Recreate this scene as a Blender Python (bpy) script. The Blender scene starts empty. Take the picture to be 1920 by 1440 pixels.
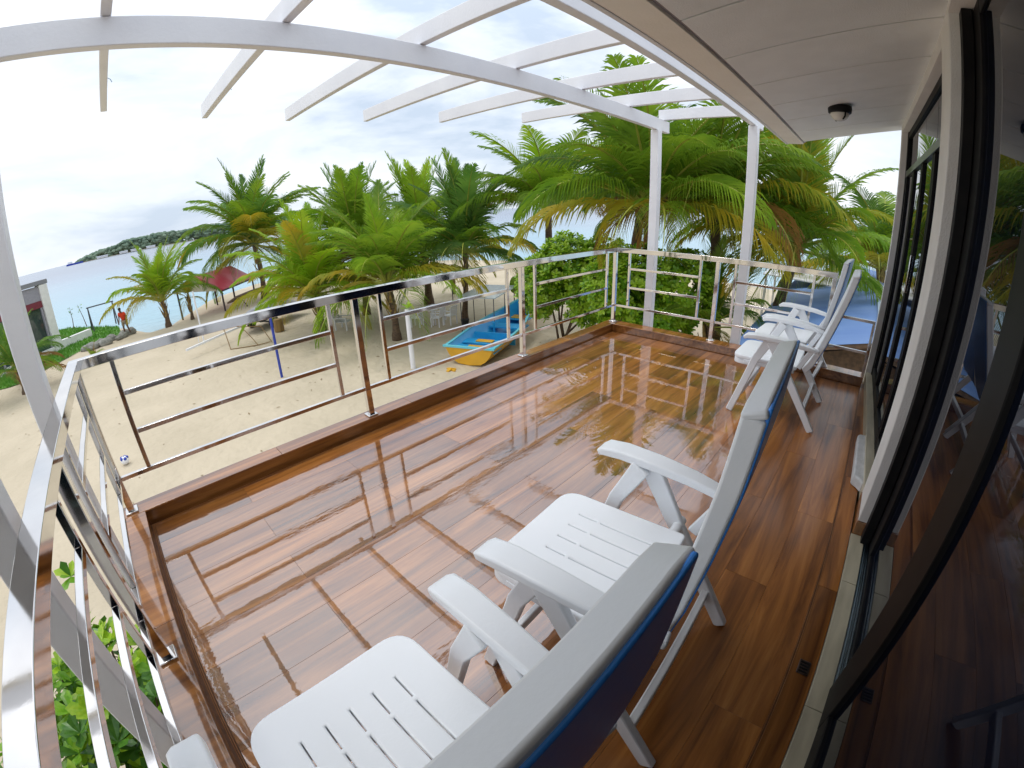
import bpy, bmesh, math, random
from math import sin, cos, pi, radians, sqrt, atan2, hypot
from mathutils import Vector, Matrix, noise
R = random.Random(7)
scene = bpy.context.scene
C = scene.collection

# ------------------------------------------------------------------ camera
cam = bpy.data.cameras.new('camera')
camo = bpy.data.objects.new('camera', cam)
C.objects.link(camo)
scene.camera = camo
right = Vector((0.6794918666640818, -0.7331510691951353, -0.027934080893981608))
up = Vector((0.2994162131396453, 0.24234076063035037, 0.9228330764803663))
fwd = Vector((0.6698064902988594, 0.635421486475814, -0.38418589260719965))
m = Matrix((right, up, -fwd)).transposed().to_4x4()
m.translation = Vector((0.3415, -0.1106, 1.5386))
camo.matrix_world = m
cam.type = 'PANO'
cam.sensor_fit = 'HORIZONTAL'
cam.sensor_width = 36.0
cam.sensor_height = 27.0
cam.panorama_type = 'FISHEYE_LENS_POLYNOMIAL'
cam.fisheye_fov = radians(175)
cam.fisheye_polynomial_k0 = 0.0
cam.fisheye_polynomial_k1 = -0.06522632834
cam.fisheye_polynomial_k2 = 8.699935218e-05
cam.fisheye_polynomial_k3 = 2.684233134e-05
cam.fisheye_polynomial_k4 = -6.451895772e-07
cam.clip_start = 0.01
cam.clip_end = 20000

# ------------------------------------------------------------------ light
SUN_EL, SUN_AZ = radians(66), radians(128)      # azimuth of the sun measured from +X towards +Y
world = bpy.data.worlds.new('World')
scene.world = world
world.use_nodes = True
nt = world.node_tree
nt.nodes.clear()
def nd(t, kind, **kw):
    n = t.nodes.new(kind)
    for k, v in kw.items():
        setattr(n, k, v)
    return n
out = nd(nt, 'ShaderNodeOutputWorld')
bg = nd(nt, 'ShaderNodeBackground')
sky = nd(nt, 'ShaderNodeTexSky')
sky.sky_type = 'NISHITA'; sky.sun_disc = False
sky.sun_elevation = SUN_EL; sky.sun_rotation = pi / 2 - SUN_AZ
sky.altitude = 5; sky.air_density = 1.2; sky.dust_density = 2.5
tc = nd(nt, 'ShaderNodeTexCoord')
mp = nd(nt, 'ShaderNodeMapping'); mp.inputs['Scale'].default_value = (1.0, 1.0, 3.2)
nz = nd(nt, 'ShaderNodeTexNoise'); nz.inputs['Scale'].default_value = 2.1; nz.inputs['Detail'].default_value = 6; nz.inputs['Roughness'].default_value = 0.56; nz.inputs['Distortion'].default_value = 0.35
rp = nd(nt, 'ShaderNodeValToRGB')
rp.color_ramp.elements[0].position = 0.36; rp.color_ramp.elements[0].color = (0.58, 0.68, 0.82, 1)
rp.color_ramp.elements[1].position = 0.62; rp.color_ramp.elements[1].color = (1.0, 1.03, 1.08, 1)
e = rp.color_ramp.elements.new(0.47); e.color = (0.82, 0.89, 0.99, 1)
# the cloud layer brightens towards the zenith
sx = nd(nt, 'ShaderNodeSeparateXYZ')
mr = nd(nt, 'ShaderNodeMapRange'); mr.inputs['From Min'].default_value = 0.22; mr.inputs['From Max'].default_value = 0.95; mr.interpolation_type = 'SMOOTHSTEP'
mr.inputs['To Min'].default_value = 0.80; mr.inputs['To Max'].default_value = 1.35
mul = nd(nt, 'ShaderNodeVectorMath', operation='SCALE')
scl = nd(nt, 'ShaderNodeVectorMath', operation='SCALE'); scl.inputs['Scale'].default_value = 0.10
mix = nd(nt, 'ShaderNodeMix', data_type='RGBA'); mix.inputs['Factor'].default_value = 0.9
L = nt.links.new
L(tc.outputs['Generated'], mp.inputs['Vector']); L(mp.outputs[0], nz.inputs['Vector']); L(nz.outputs['Fac'], rp.inputs[0])
L(tc.outputs['Generated'], sx.inputs[0]); L(sx.outputs['Z'], mr.inputs['Value'])
L(rp.outputs[0], mul.inputs[0]); L(mr.outputs[0], mul.inputs['Scale'])
L(sky.outputs[0], scl.inputs[0]); L(scl.outputs[0], mix.inputs['A']); L(mul.outputs[0], mix.inputs['B'])
L(mix.outputs['Result'], bg.inputs[0]); bg.inputs[1].default_value = 1.0
L(bg.outputs[0], out.inputs[0])

sl = bpy.data.lights.new('sun', 'SUN'); sl.energy = 0.6; sl.angle = radians(14); sl.color = (1.0, 0.95, 0.87)
so = bpy.data.objects.new('sun', sl); C.objects.link(so)
sd = Vector((cos(SUN_EL) * cos(SUN_AZ), cos(SUN_EL) * sin(SUN_AZ), sin(SUN_EL)))
so.rotation_euler = sd.to_track_quat('Z', 'Y').to_euler()

scene.view_settings.view_transform = 'Standard'
scene.view_settings.look = 'None'
scene.view_settings.gamma = 1
scene.view_settings.exposure = 0.55
scene.view_settings.use_curve_mapping = False
scene.render.engine = 'CYCLES'
scene.cycles.use_denoising = True
scene.cycles.max_bounces = 8
scene.cycles.transparent_max_bounces = 12
scene.cycles.sample_clamp_indirect = 6

# ------------------------------------------------------------------ materials
MATS = {}
def mat(name, c1, c2=None, rough=0.5, metal=0.0, scale=8.0, stretch=(1, 1, 1), detail=4, bump=0.0, bscale=None,
        lo=0.35, hi=0.65, coords='Object', trans=0.0, rand=0.0, rough2=None, coat=0.0, spec=0.5, ior=1.5, bstretch=None, coatrough=0.03, bdist=0.01):
    mt = bpy.data.materials.new(name); mt.use_nodes = True
    t = mt.node_tree; t.nodes.clear(); l = t.links.new
    o = nd(t, 'ShaderNodeOutputMaterial'); b = nd(t, 'ShaderNodeBsdfPrincipled')
    b.inputs['Roughness'].default_value = rough; b.inputs['Metallic'].default_value = metal
    b.inputs['IOR'].default_value = ior; b.inputs['Specular IOR Level'].default_value = spec
    b.inputs['Coat Weight'].default_value = coat; b.inputs['Coat Roughness'].default_value = coatrough
    src = None
    tcn = nd(t, 'ShaderNodeTexCoord'); mpn = nd(t, 'ShaderNodeMapping'); mpn.inputs['Scale'].default_value = stretch
    l(tcn.outputs[coords], mpn.inputs['Vector'])
    if rand:
        oi = nd(t, 'ShaderNodeObjectInfo'); vm = nd(t, 'ShaderNodeVectorMath', operation='MULTIPLY_ADD')
        cb = nd(t, 'ShaderNodeCombineXYZ')
        for k in range(3): l(oi.outputs['Random'], cb.inputs[k])
        vm.inputs[1].default_value = (37, 91, 53); l(cb.outputs[0], vm.inputs[0]); l(mpn.outputs[0], vm.inputs[2]); vec = vm.outputs[0]
    else:
        vec = mpn.outputs[0]
    n = nd(t, 'ShaderNodeTexNoise'); n.inputs['Scale'].default_value = scale; n.inputs['Detail'].default_value = detail
    l(vec, n.inputs['Vector'])
    r = nd(t, 'ShaderNodeMapRange'); r.inputs['From Min'].default_value = lo; r.inputs['From Max'].default_value = hi
    l(n.outputs['Fac'], r.inputs['Value'])
    mx = nd(t, 'ShaderNodeMix', data_type='RGBA')
    mx.inputs['A'].default_value = (*c1, 1); mx.inputs['B'].default_value = (*(c2 or c1), 1)
    l(r.outputs[0], mx.inputs['Factor'])
    col = mx.outputs['Result']
    if rand:
        hs = nd(t, 'ShaderNodeHueSaturation'); mm = nd(t, 'ShaderNodeMapRange')
        mm.inputs['To Min'].default_value = 1 - rand; mm.inputs['To Max'].default_value = 1 + rand
        l(oi.outputs['Random'], mm.inputs['Value']); l(mm.outputs[0], hs.inputs['Value']); l(col, hs.inputs['Color']); col = hs.outputs[0]
    l(col, b.inputs['Base Color'])
    if rough2 is not None:
        rr = nd(t, 'ShaderNodeMapRange'); rr.inputs['To Min'].default_value = rough; rr.inputs['To Max'].default_value = rough2
        l(r.outputs[0], rr.inputs['Value']); l(rr.outputs[0], b.inputs['Roughness'])
    if bump:
        n2 = nd(t, 'ShaderNodeTexNoise'); n2.inputs['Scale'].default_value = bscale or scale; n2.inputs['Detail'].default_value = 5
        if bstretch:
            m2 = nd(t, 'ShaderNodeMapping'); m2.inputs['Scale'].default_value = bstretch; l(tcn.outputs[coords], m2.inputs['Vector']); l(m2.outputs[0], n2.inputs['Vector'])
        else: l(vec, n2.inputs['Vector'])
        bp = nd(t, 'ShaderNodeBump'); bp.inputs['Strength'].default_value = bump; bp.inputs['Distance'].default_value = bdist
        l(n2.outputs['Fac'], bp.inputs['Height']); l(bp.outputs[0], b.inputs['Normal'])
        if coat: l(bp.outputs[0], b.inputs['Coat Normal'])
    if trans:
        tr = nd(t, 'ShaderNodeBsdfTranslucent'); ms = nd(t, 'ShaderNodeMixShader'); ms.inputs[0].default_value = trans
        l(col, tr.inputs['Color']); l(b.outputs[0], ms.inputs[1]); l(tr.outputs[0], ms.inputs[2]); l(ms.outputs[0], o.inputs[0])
    else:
        l(b.outputs[0], o.inputs[0])
    MATS[name] = mt

    return mt

white_paint = mat('white_paint', (0.82, 0.82, 0.84), (0.76, 0.76, 0.79), rough=0.35, scale=3, bump=0.12, bscale=60)
wall_paint = mat('wall_paint', (0.80, 0.78, 0.75), (0.72, 0.70, 0.67), rough=0.7, scale=4, bump=0.35, bscale=120)
soffit_paint = mat('soffit_paint', (0.83, 0.85, 0.84), (0.79, 0.81, 0.80), rough=0.75, scale=6, bump=0.3, bscale=150, rand=0.03)
fascia_paint = mat('fascia_paint', (0.86, 0.82, 0.74), (0.82, 0.78, 0.70), rough=0.6, scale=5, bump=0.1, bscale=80)
steel = mat('polished_steel', (0.74, 0.72, 0.70), (0.66, 0.64, 0.63), rough=0.04, rough2=0.10, metal=1.0, scale=5, bump=0.02, bscale=9)
alu = mat('aluminium_track', (0.35, 0.42, 0.46), (0.25, 0.32, 0.36), rough=0.25, metal=1.0, scale=8, stretch=(0.2, 4, 4))
black_frame = mat('black_frame', (0.008, 0.008, 0.009), (0.014, 0.013, 0.013), rough=0.5, scale=10, spec=0.15)
chair_white = mat('white_plastic', (0.88, 0.90, 0.93), (0.85, 0.88, 0.91), rough=0.30, scale=2.5, bump=0.15, bscale=90, bdist=0.002)
chair_blue_lit = mat('blue_lit_plastic', (0.05, 0.30, 0.92), (0.06, 0.32, 0.95), rough=0.35, scale=2, bump=0.08, bscale=30)  # white plastic in blue light, the blue of the light put into the colour
sand = None
trunk_m = mat('palm_bark', (0.16, 0.10, 0.055), (0.07, 0.045, 0.03), rough=0.9, scale=6, stretch=(1, 1, 4), bump=0.8, bscale=14, bdist=0.04)
boot_m = mat('palm_boot', (0.36, 0.24, 0.07), (0.17, 0.11, 0.04), rough=0.8, scale=7, stretch=(1, 1, 1), bump=0.5, bscale=20)
fr_green = mat('frond_green', (0.13, 0.26, 0.016), (0.27, 0.40, 0.025), rough=0.42, scale=1.6, trans=0.48, rand=0.18)
fr_dark = mat('frond_dark_green', (0.07, 0.17, 0.022), (0.15, 0.28, 0.04), rough=0.42, scale=1.6, trans=0.42, rand=0.18)
fr_lime = mat('frond_lime', (0.22, 0.40, 0.015), (0.36, 0.50, 0.02), rough=0.42, scale=1.6, trans=0.4, rand=0.12)
fr_yellow = mat('frond_yellow', (0.50, 0.36, 0.02), (0.30, 0.34, 0.02), rough=0.5, scale=1.2, trans=0.35, rand=0.12)
fr_brown = mat('frond_brown', (0.20, 0.11, 0.03), (0.38, 0.20, 0.04), rough=0.7, scale=1.2, trans=0.2, rand=0.15)
rachis_m = mat('frond_rib', (0.35, 0.34, 0.05), (0.26, 0.30, 0.04), rough=0.45, scale=3)
leaf_m = mat('broad_leaf', (0.12, 0.30, 0.014), (0.22, 0.42, 0.02), rough=0.34, scale=5, trans=0.32, rand=0.2)
leaf_lt = mat('broad_leaf_light', (0.26, 0.48, 0.02), (0.42, 0.58, 0.04), rough=0.34, scale=5, trans=0.4, rand=0.15)
leaf_lt2 = mat('broad_leaf_lime', (0.34, 0.55, 0.03), (0.45, 0.62, 0.05), rough=0.34, scale=5, trans=0.45)
leaf_dk = mat('broad_leaf_dark', (0.05, 0.16, 0.015), (0.09, 0.23, 0.02), rough=0.34, scale=5, trans=0.25, rand=0.2)
twig_m = mat('twig', (0.16, 0.10, 0.06), (0.09, 0.06, 0.04), rough=0.9, scale=12, bump=0.4)
glass = mat('tinted_glass', (0.003, 0.005, 0.012), (0.003, 0.005, 0.012), rough=0.004, ior=1.38, spec=0.5)
glass.node_tree.nodes['Principled BSDF'].inputs['Specular Tint'].default_value = (0.35, 0.5, 1.0, 1)
sill_m = mat('beige_tile', (0.56, 0.50, 0.36), (0.43, 0.38, 0.27), rough=0.3, scale=4, stretch=(1, 5, 1), bump=0.05)
grout_m = mat('grout', (0.22, 0.09, 0.035), (0.14, 0.055, 0.02), rough=0.5, scale=20)
dark_grout = mat('dark_grout', (0.10, 0.05, 0.025), (0.06, 0.03, 0.015), rough=0.35, scale=20)

def wood_tile(name, wet=True, tone=1.0):
    mt = bpy.data.materials.new(name); mt.use_nodes = True
    t = mt.node_tree; t.nodes.clear(); l = t.links.new
    o = nd(t, 'ShaderNodeOutputMaterial'); b = nd(t, 'ShaderNodeBsdfPrincipled'); l(b.outputs[0], o.inputs[0])
    tcn = nd(t, 'ShaderNodeTexCoord'); geo = nd(t, 'ShaderNodeNewGeometry'); oi = nd(t, 'ShaderNodeObjectInfo')
    cb = nd(t, 'ShaderNodeCombineXYZ')
    for k in range(3): l(oi.outputs['Random'], cb.inputs[k])
    vm = nd(t, 'ShaderNodeVectorMath', operation='MULTIPLY_ADD'); vm.inputs[1].default_value = (31, 17, 43)
    l(cb.outputs[0], vm.inputs[0]); l(tcn.outputs['Object'], vm.inputs[2])
    mpn = nd(t, 'ShaderNodeMapping'); mpn.inputs['Scale'].default_value = (0.6, 8, 8); l(vm.outputs[0], mpn.inputs[0])
    n1 = nd(t, 'ShaderNodeTexNoise'); n1.inputs['Scale'].default_value = 1.6; n1.inputs['Detail'].default_value = 8; n1.inputs['Roughness'].default_value = 0.62; n1.inputs['Distortion'].default_value = 0.6
    l(mpn.outputs[0], n1.inputs[0])
    ramp = nd(t, 'ShaderNodeValToRGB'); cr = ramp.color_ramp
    cr.elements[0].position = 0.30; cr.elements[0].color = (0.09 * tone, 0.027 * tone, 0.006 * tone, 1)
    cr.elements[1].position = 0.72; cr.elements[1].color = (0.50 * tone, 0.205 * tone, 0.050 * tone, 1)
    e = cr.elements.new(0.5); e.color = (0.29 * tone, 0.104 * tone, 0.020 * tone, 1)
    l(n1.outputs['Fac'], ramp.inputs[0])
    hs = nd(t, 'ShaderNodeHueSaturation'); mm = nd(t, 'ShaderNodeMapRange'); mm.inputs['To Min'].default_value = 0.72; mm.inputs['To Max'].default_value = 1.28
    l(oi.outputs['Random'], mm.inputs['Value']); l(mm.outputs[0], hs.inputs['Value']); l(ramp.outputs[0], hs.inputs['Color'])
    l(hs.outputs[0], b.inputs['Base Color'])
    # puddles: the outer part of the deck is under a film of water, the strip by the wall is only damp
    sp = nd(t, 'ShaderNodeSeparateXYZ'); l(geo.outputs['Position'], sp.inputs[0])
    n2 = nd(t, 'ShaderNodeTexNoise'); n2.inputs['Scale'].default_value = 1.7; n2.inputs['Detail'].default_value = 5; l(geo.outputs['Position'], n2.inputs[0])
    ad = nd(t, 'ShaderNodeMath', operation='MULTIPLY_ADD'); ad.inputs[1].default_value = 0.9; l(n2.outputs['Fac'], ad.inputs[0]); l(sp.outputs['Y'], ad.inputs[2])
    wetm = nd(t, 'ShaderNodeMapRange'); wetm.inputs['From Min'].default_value = 0.70; wetm.inputs['From Max'].default_value = 1.05
    wetm.interpolation_type = 'SMOOTHSTEP'
    l(ad.outputs[0], wetm.inputs['Value'])
    if not wet: 
        for lk in list(wetm.inputs['Value'].links): t.links.remove(lk)
        wetm.inputs['Value'].default_value = 0.9
    ro = nd(t, 'ShaderNodeMapRange'); ro.inputs['To Min'].default_value = 0.30; ro.inputs['To Max'].default_value = 0.30; l(wetm.outputs[0], ro.inputs['Value']); l(ro.outputs[0], b.inputs['Roughness'])
    cw = nd(t, 'ShaderNodeMapRange'); cw.inputs['To Min'].default_value = 0.12; cw.inputs['To Max'].default_value = 1.0; l(wetm.outputs[0], cw.inputs['Value']); l(cw.outputs[0], b.inputs['Coat Weight'])
    cro = nd(t, 'ShaderNodeMapRange'); cro.inputs['To Min'].default_value = 0.16; cro.inputs['To Max'].default_value = 0.006; l(wetm.outputs[0], cro.inputs['Value']); l(cro.outputs[0], b.inputs['Coat Roughness'])
    b.inputs['Coat IOR'].default_value = 2.5; b.inputs['Specular IOR Level'].default_value = 0.2
    # water surface ripples and tile grain
    mw = nd(t, 'ShaderNodeMapping'); mw.inputs['Scale'].default_value = (1.0, 3.0, 1.0); l(geo.outputs['Position'], mw.inputs[0])
    n3 = nd(t, 'ShaderNodeTexNoise'); n3.inputs['Scale'].default_value = 9; n3.inputs['Detail'].default_value = 3; l(mw.outputs[0], n3.inputs[0])
    n4 = nd(t, 'ShaderNodeTexNoise'); n4.inputs['Scale'].default_value = 1.1; n4.inputs['Detail'].default_value = 2; l(geo.outputs['Position'], n4.inputs[0])
    am = nd(t, 'ShaderNodeMapRange'); am.inputs['From Min'].default_value = 0.48; am.inputs['From Max'].default_value = 0.66; am.inputs['To Min'].default_value = 0.06; am.inputs['To Max'].default_value = 0.6
    l(n4.outputs['Fac'], am.inputs['Value'])
    bp = nd(t, 'ShaderNodeBump'); bp.inputs['Distance'].default_value = 0.0022
    l(am.outputs[0], bp.inputs['Strength']); l(n3.outputs['Fac'], bp.inputs['Height'])
    l(bp.outputs[0], b.inputs['Coat Normal'])
    b2 = nd(t, 'ShaderNodeBump'); b2.inputs['Distance'].default_value = 0.0008; b2.inputs['Strength'].default_value = 0.25; l(n1.outputs['Fac'], b2.inputs['Height']); l(b2.outputs[0], b.inputs['Normal'])
    return mt
wood = wood_tile('wet_wood_tile')
wood_curb = wood_tile('curb_wood_tile', wet=False, tone=0.85)

# ------------------------------------------------------------------ mesh helpers
class MB:
    def __init__(s): s.v = []; s.f = []; s.m = []
    def face(s, pts, mi=0):
        n = len(s.v); s.v += [tuple(p) for p in pts]; s.f.append(tuple(range(n, n + len(pts)))); s.m.append(mi)
    def box(s, lo, hi, mi=0):
        x0, y0, z0 = lo; x1, y1, z1 = hi; n = len(s.v)
        s.v += [(x0, y0, z0), (x1, y0, z0), (x1, y1, z0), (x0, y1, z0), (x0, y0, z1), (x1, y0, z1), (x1, y1, z1), (x0, y1, z1)]
        for f in ((0, 3, 2, 1), (4, 5, 6, 7), (0, 1, 5, 4), (1, 2, 6, 5), (2, 3, 7, 6), (3, 0, 4, 7)):
            s.f.append(tuple(n + i for i in f)); s.m.append(mi)
        return s
    def sweep(s, pts, w, h, side=None, mi=0, caps=True):
        """rectangular section w (along side) x h swept along pts"""
        pts = [Vector(p) for p in pts]; n0 = len(s.v); k = len(pts)
        ws = w if isinstance(w, (list, tuple)) else [w] * k; hs = h if isinstance(h, (list, tuple)) else [h] * k
        for i, p in enumerate(pts):
            t = (pts[min(i + 1, k - 1)] - pts[max(i - 1, 0)]).normalized()
            sd_ = Vector(side) if side else t.cross(Vector((0, 0, 1)))
            if sd_.length < 1e-4: sd_ = Vector((1, 0, 0))
            sd_ = (sd_ - t * sd_.dot(t)).normalized(); u = sd_.cross(t).normalized()
            for a, b_ in ((-1, -1), (1, -1), (1, 1), (-1, 1)): s.v.append(tuple(p + sd_ * a * ws[i] / 2 + u * b_ * hs[i] / 2))
        for i in range(k - 1):
            for j in range(4):
                a = n0 + i * 4 + j; b_ = n0 + i * 4 + (j + 1) % 4
                s.f.append((a, b_, b_ + 4, a + 4)); s.m.append(mi)
        if caps:
            s.f.append((n0 + 3, n0 + 2, n0 + 1, n0)); s.m.append(mi); e_ = n0 + (k - 1) * 4; s.f.append((e_, e_ + 1, e_ + 2, e_ + 3)); s.m.append(mi)
        return s
    def tube(s, pts, r, n=8, mi=0, caps=True):
        pts = [Vector(p) for p in pts]; n0 = len(s.v); k = len(pts)
        rs = r if isinstance(r, (list, tuple)) else [r] * k
        ref = Vector((0, 0, 1)) if abs((pts[-1] - pts[0]).normalized().z) < 0.9 else Vector((1, 0, 0))
        for i, p in enumerate(pts):
            t = (pts[min(i + 1, k - 1)] - pts[max(i - 1, 0)]).normalized(); a = t.cross(ref).normalized(); b_ = t.cross(a)
            for j in range(n):
                q = 2 * pi * j / n; s.v.append(tuple(p + (a * cos(q) + b_ * sin(q)) * rs[i]))
        for i in range(k - 1):
            for j in range(n):
                a = n0 + i * n + j; b_ = n0 + i * n + (j + 1) % n
                s.f.append((a, b_, b_ + n, a + n)); s.m.append(mi)
        if caps:
            s.f.append(tuple(n0 + j for j in reversed(range(n)))); s.m.append(mi); s.f.append(tuple(n0 + (k - 1) * n + j for j in range(n))); s.m.append(mi)
        return s
    def ball(s, c, r, n=12, k=7, mi=0):
        n0 = len(s.v); c = Vector(c); r = Vector(r) if not isinstance(r, (int, float)) else Vector((r, r, r))
        for i in range(k + 1):
            ph = pi * i / k
            for j in range(n):
                q = 2 * pi * j / n; s.v.append((c.x + r.x * sin(ph) * cos(q), c.y + r.y * sin(ph) * sin(q), c.z + r.z * cos(ph)))
        for i in range(k):
            for j in range(n):
                a = n0 + i * n + j; b_ = n0 + i * n + (j + 1) % n; s.f.append((a, a + n, b_ + n, b_)); s.m.append(mi)
        return s
    def prism(s, poly, z0, z1, mi=0):
        n0 = len(s.v); k = len(poly)
        s.v += [(x, y, z0) for x, y in poly] + [(x, y, z1) for x, y in poly]
        s.f.append(tuple(n0 + i for i in reversed(range(k)))); s.m.append(mi); s.f.append(tuple(n0 + k + i for i in range(k))); s.m.append(mi)
        for i in range(k):
            j = (i + 1) % k; s.f.append((n0 + i, n0 + j, n0 + k + j, n0 + k + i)); s.m.append(mi)
        return s
    def mesh(s, name, mats):
        me = bpy.data.meshes.new(name); me.from_pydata(s.v, [], s.f); me.update()
        for mt in (mats if isinstance(mats, (list, tuple)) else [mats]): me.materials.append(mt)
        if any(s.m): me.polygons.foreach_set('material_index', s.m)
        return me
    def build(s, name, mats, parent=None, smooth=False, bevel=0, seg=2, recalc=True):
        me = s.mesh(name, mats)
        if recalc:
            b = bmesh.new(); b.from_mesh(me); bmesh.ops.remove_doubles(b, verts=b.verts, dist=1e-5); bmesh.ops.recalc_face_normals(b, faces=b.faces); b.to_mesh(me); b.free()
        return link(name, me, parent, smooth, bevel, seg)
def link(name, me, parent=None, smooth=False, bevel=0, seg=2):
    o = bpy.data.objects.new(name, me); C.objects.link(o)
    if parent: o.parent = parent
    if bevel:
        md = o.modifiers.new('bevel', 'BEVEL'); md.width = bevel; md.segments = seg; md.limit_method = 'ANGLE'; md.angle_limit = radians(40)
        md.harden_normals = False
    if smooth or bevel:
        me.polygons.foreach_set('use_smooth', [True] * len(me.polygons))
        if bevel and not smooth:
            try: me.set_sharp_from_angle(angle=radians(35))
            except Exception: pass
        elif smooth == 'auto':
            me.set_sharp_from_angle(angle=radians(40))
    return o
def tag(o, label=None, cat=None, group=None, kind=None):
    if label: o['label'] = label
    if cat: o['category'] = cat
    if group: o['group'] = group
    if kind: o['kind'] = kind
    return o
def empty(name, loc=(0, 0, 0), rz=0, label=None, cat=None, group=None, kind=None):
    o = bpy.data.objects.new(name, None); C.objects.link(o); o.location = loc; o.rotation_euler = (0, 0, rz); o.empty_display_size = 0.1
    return tag(o, label, cat, group, kind)
KIDS = {}
def copy_tree(o, parent=None):
    c = o.copy(); C.objects.link(c)
    if parent: c.parent = parent
    for ch in [x for x in list(o.children)]: copy_tree(ch, c)
    return c

GZ = -3.4     # beach level
# ------------------------------------------------------------------ ground sheet and sea
shore = [(-60, 52), (-20, 47), (-8, 44), (-4.8, 43.4), (-1.0, 36.5), (0.2, 32.5), (1.2, 30.6), (3.0, 31.4), (5.4, 36), (7.5, 40), (12, 43.5), (17.5, 46), (24, 42), (30, 35.5), (33, 27), (34, 16), (33, 8), (32.5, 0), (34, -10), (36, -60), (-60, -60)]
def sdist(x, y):
    ins = False; best = 1e9; n = len(shore)
    for i in range(n):
        x0, y0 = shore[i]; x1, y1 = shore[(i + 1) % n]
        if (y0 > y) != (y1 > y) and x < (x1 - x0) * (y - y0) / (y1 - y0) + x0: ins = not ins
        dx, dy = x1 - x0, y1 - y0; t = max(0, min(1, ((x - x0) * dx + (y - y0) * dy) / (dx * dx + dy * dy)))
        best = min(best, (x - x0 - t * dx) ** 2 + (y - y0 - t * dy) ** 2)
    d = sqrt(best); return d if ins else -d
def gheight(x, y):
    d = sdist(x, y)
    if d < 1.2: z = GZ - 0.18 * (1.2 - d) * min(1, (1.2 - d) / 3) - (0.09 * max(0, -d))
    else: z = GZ
    z = max(z, GZ - 5)
    return z + (0.035 * noise.noise(Vector((x * 0.8, y * 0.8, 0))) + 0.022 * noise.noise(Vector((x * 2.6, y * 2.6, 3)))) * (1 if d > 0 else 0.3)
xs = [-60 + i * 4 for i in range(12)] + [-12 + i * 0.55 for i in range(66)] + [24.5 + i * 1.0 for i in range(16)] + [42 + 5 * i for i in range(6)]
ys = [-60 + 6 * i for i in range(9)] + [-7 + i * 0.9 for i in range(13)] + [4.8 + i * 0.55 for i in range(60)] + [38 + i * 1.0 for i in range(14)] + [54 + 6 * i for i in range(5)]
g = MB()
for y in ys:
    for x in xs: g.v.append((x, y, gheight(x, y)))
nx = len(xs)
for j in range(len(ys) - 1):
    for i in range(nx - 1):
        a = j * nx + i; g.f.append((a, a + 1, a + nx + 1, a + nx)); g.m.append(0)
# sea bed skirt out to the horizon
n0 = len(g.v); X0, X1, Y0, Y1 = xs[0], xs[-1], ys[0], ys[-1]
def sand_mat():
    mt = mat('sand', (0.54, 0.455, 0.33), (0.48, 0.405, 0.29), rough=0.85, scale=0.5, detail=9, bump=0.6, bscale=3.2, bdist=0.16, spec=0.2)
    return mt
sand = sand_mat()
tag(g.build('beach_sand', sand, smooth=True, recalc=False), kind='structure')
bed = MB(); bed.face([(-9000, -9000, -8.5), (9000, -9000, -8.5), (9000, 9000, -8.5), (-9000, 9000, -8.5)])
tag(bed.build('sea_bed', sand, recalc=False), kind='structure')
def sea_mat():
    mt = bpy.data.materials.new('sea'); mt.use_nodes = True; t = mt.node_tree; t.nodes.clear(); l = t.links.new
    o = nd(t, 'ShaderNodeOutputMaterial'); b = nd(t, 'ShaderNodeBsdfPrincipled'); l(b.outputs[0], o.inputs[0])
    geo = nd(t, 'ShaderNodeNewGeometry'); ln = nd(t, 'ShaderNodeVectorMath', operation='LENGTH'); l(geo.outputs['Position'], ln.inputs[0])
    r = nd(t, 'ShaderNodeValToRGB'); mr_ = nd(t, 'ShaderNodeMapRange'); mr_.inputs['From Min'].default_value = 28; mr_.inputs['From Max'].default_value = 420
    l(ln.outputs['Value'], mr_.inputs['Value'])
    nn = nd(t, 'ShaderNodeTexNoise'); nn.inputs['Scale'].default_value = 0.02; nn.inputs['Detail'].default_value = 4; l(geo.outputs['Position'], nn.inputs[0])
    ad = nd(t, 'ShaderNodeMath', operation='MULTIPLY_ADD'); ad.inputs[1].default_value = 0.25; l(nn.outputs['Fac'], ad.inputs[0]); l(mr_.outputs[0], ad.inputs[2])
    l(ad.outputs[0], r.inputs[0])
    c = r.color_ramp; c.elements[0].position = 0.10; c.elements[0].color = (0.34, 0.47, 0.52, 1); c.elements[1].position = 1.0; c.elements[1].color = (0.17, 0.21, 0.28, 1)
    e = c.elements.new(0.16); e.color = (0.24, 0.42, 0.49, 1); e = c.elements.new(0.38); e.color = (0.23, 0.34, 0.42, 1); e = c.elements.new(0.6); e.color = (0.20, 0.26, 0.34, 1)
    l(r.outputs[0], b.inputs['Base Color']); b.inputs['Roughness'].default_value = 0.22; b.inputs['IOR'].default_value = 1.33
    w = nd(t, 'ShaderNodeTexNoise'); w.inputs['Scale'].default_value = 0.9; w.inputs['Detail'].default_value = 6; l(geo.outputs['Position'], w.inputs[0])
    bp = nd(t, 'ShaderNodeBump'); bp.inputs['Strength'].default_value = 0.6; bp.inputs['Distance'].default_value = 0.25; l(w.outputs['Fac'], bp.inputs['Height']); l(bp.outputs[0], b.inputs['Normal'])
    return mt
s = MB(); s.face([(-9000, -9000, -3.75), (9000, -9000, -3.75), (9000, 9000, -3.75), (-9000, 9000, -3.75)])
tag(s.build('sea', sea_mat(), recalc=False), kind='structure')

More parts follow.
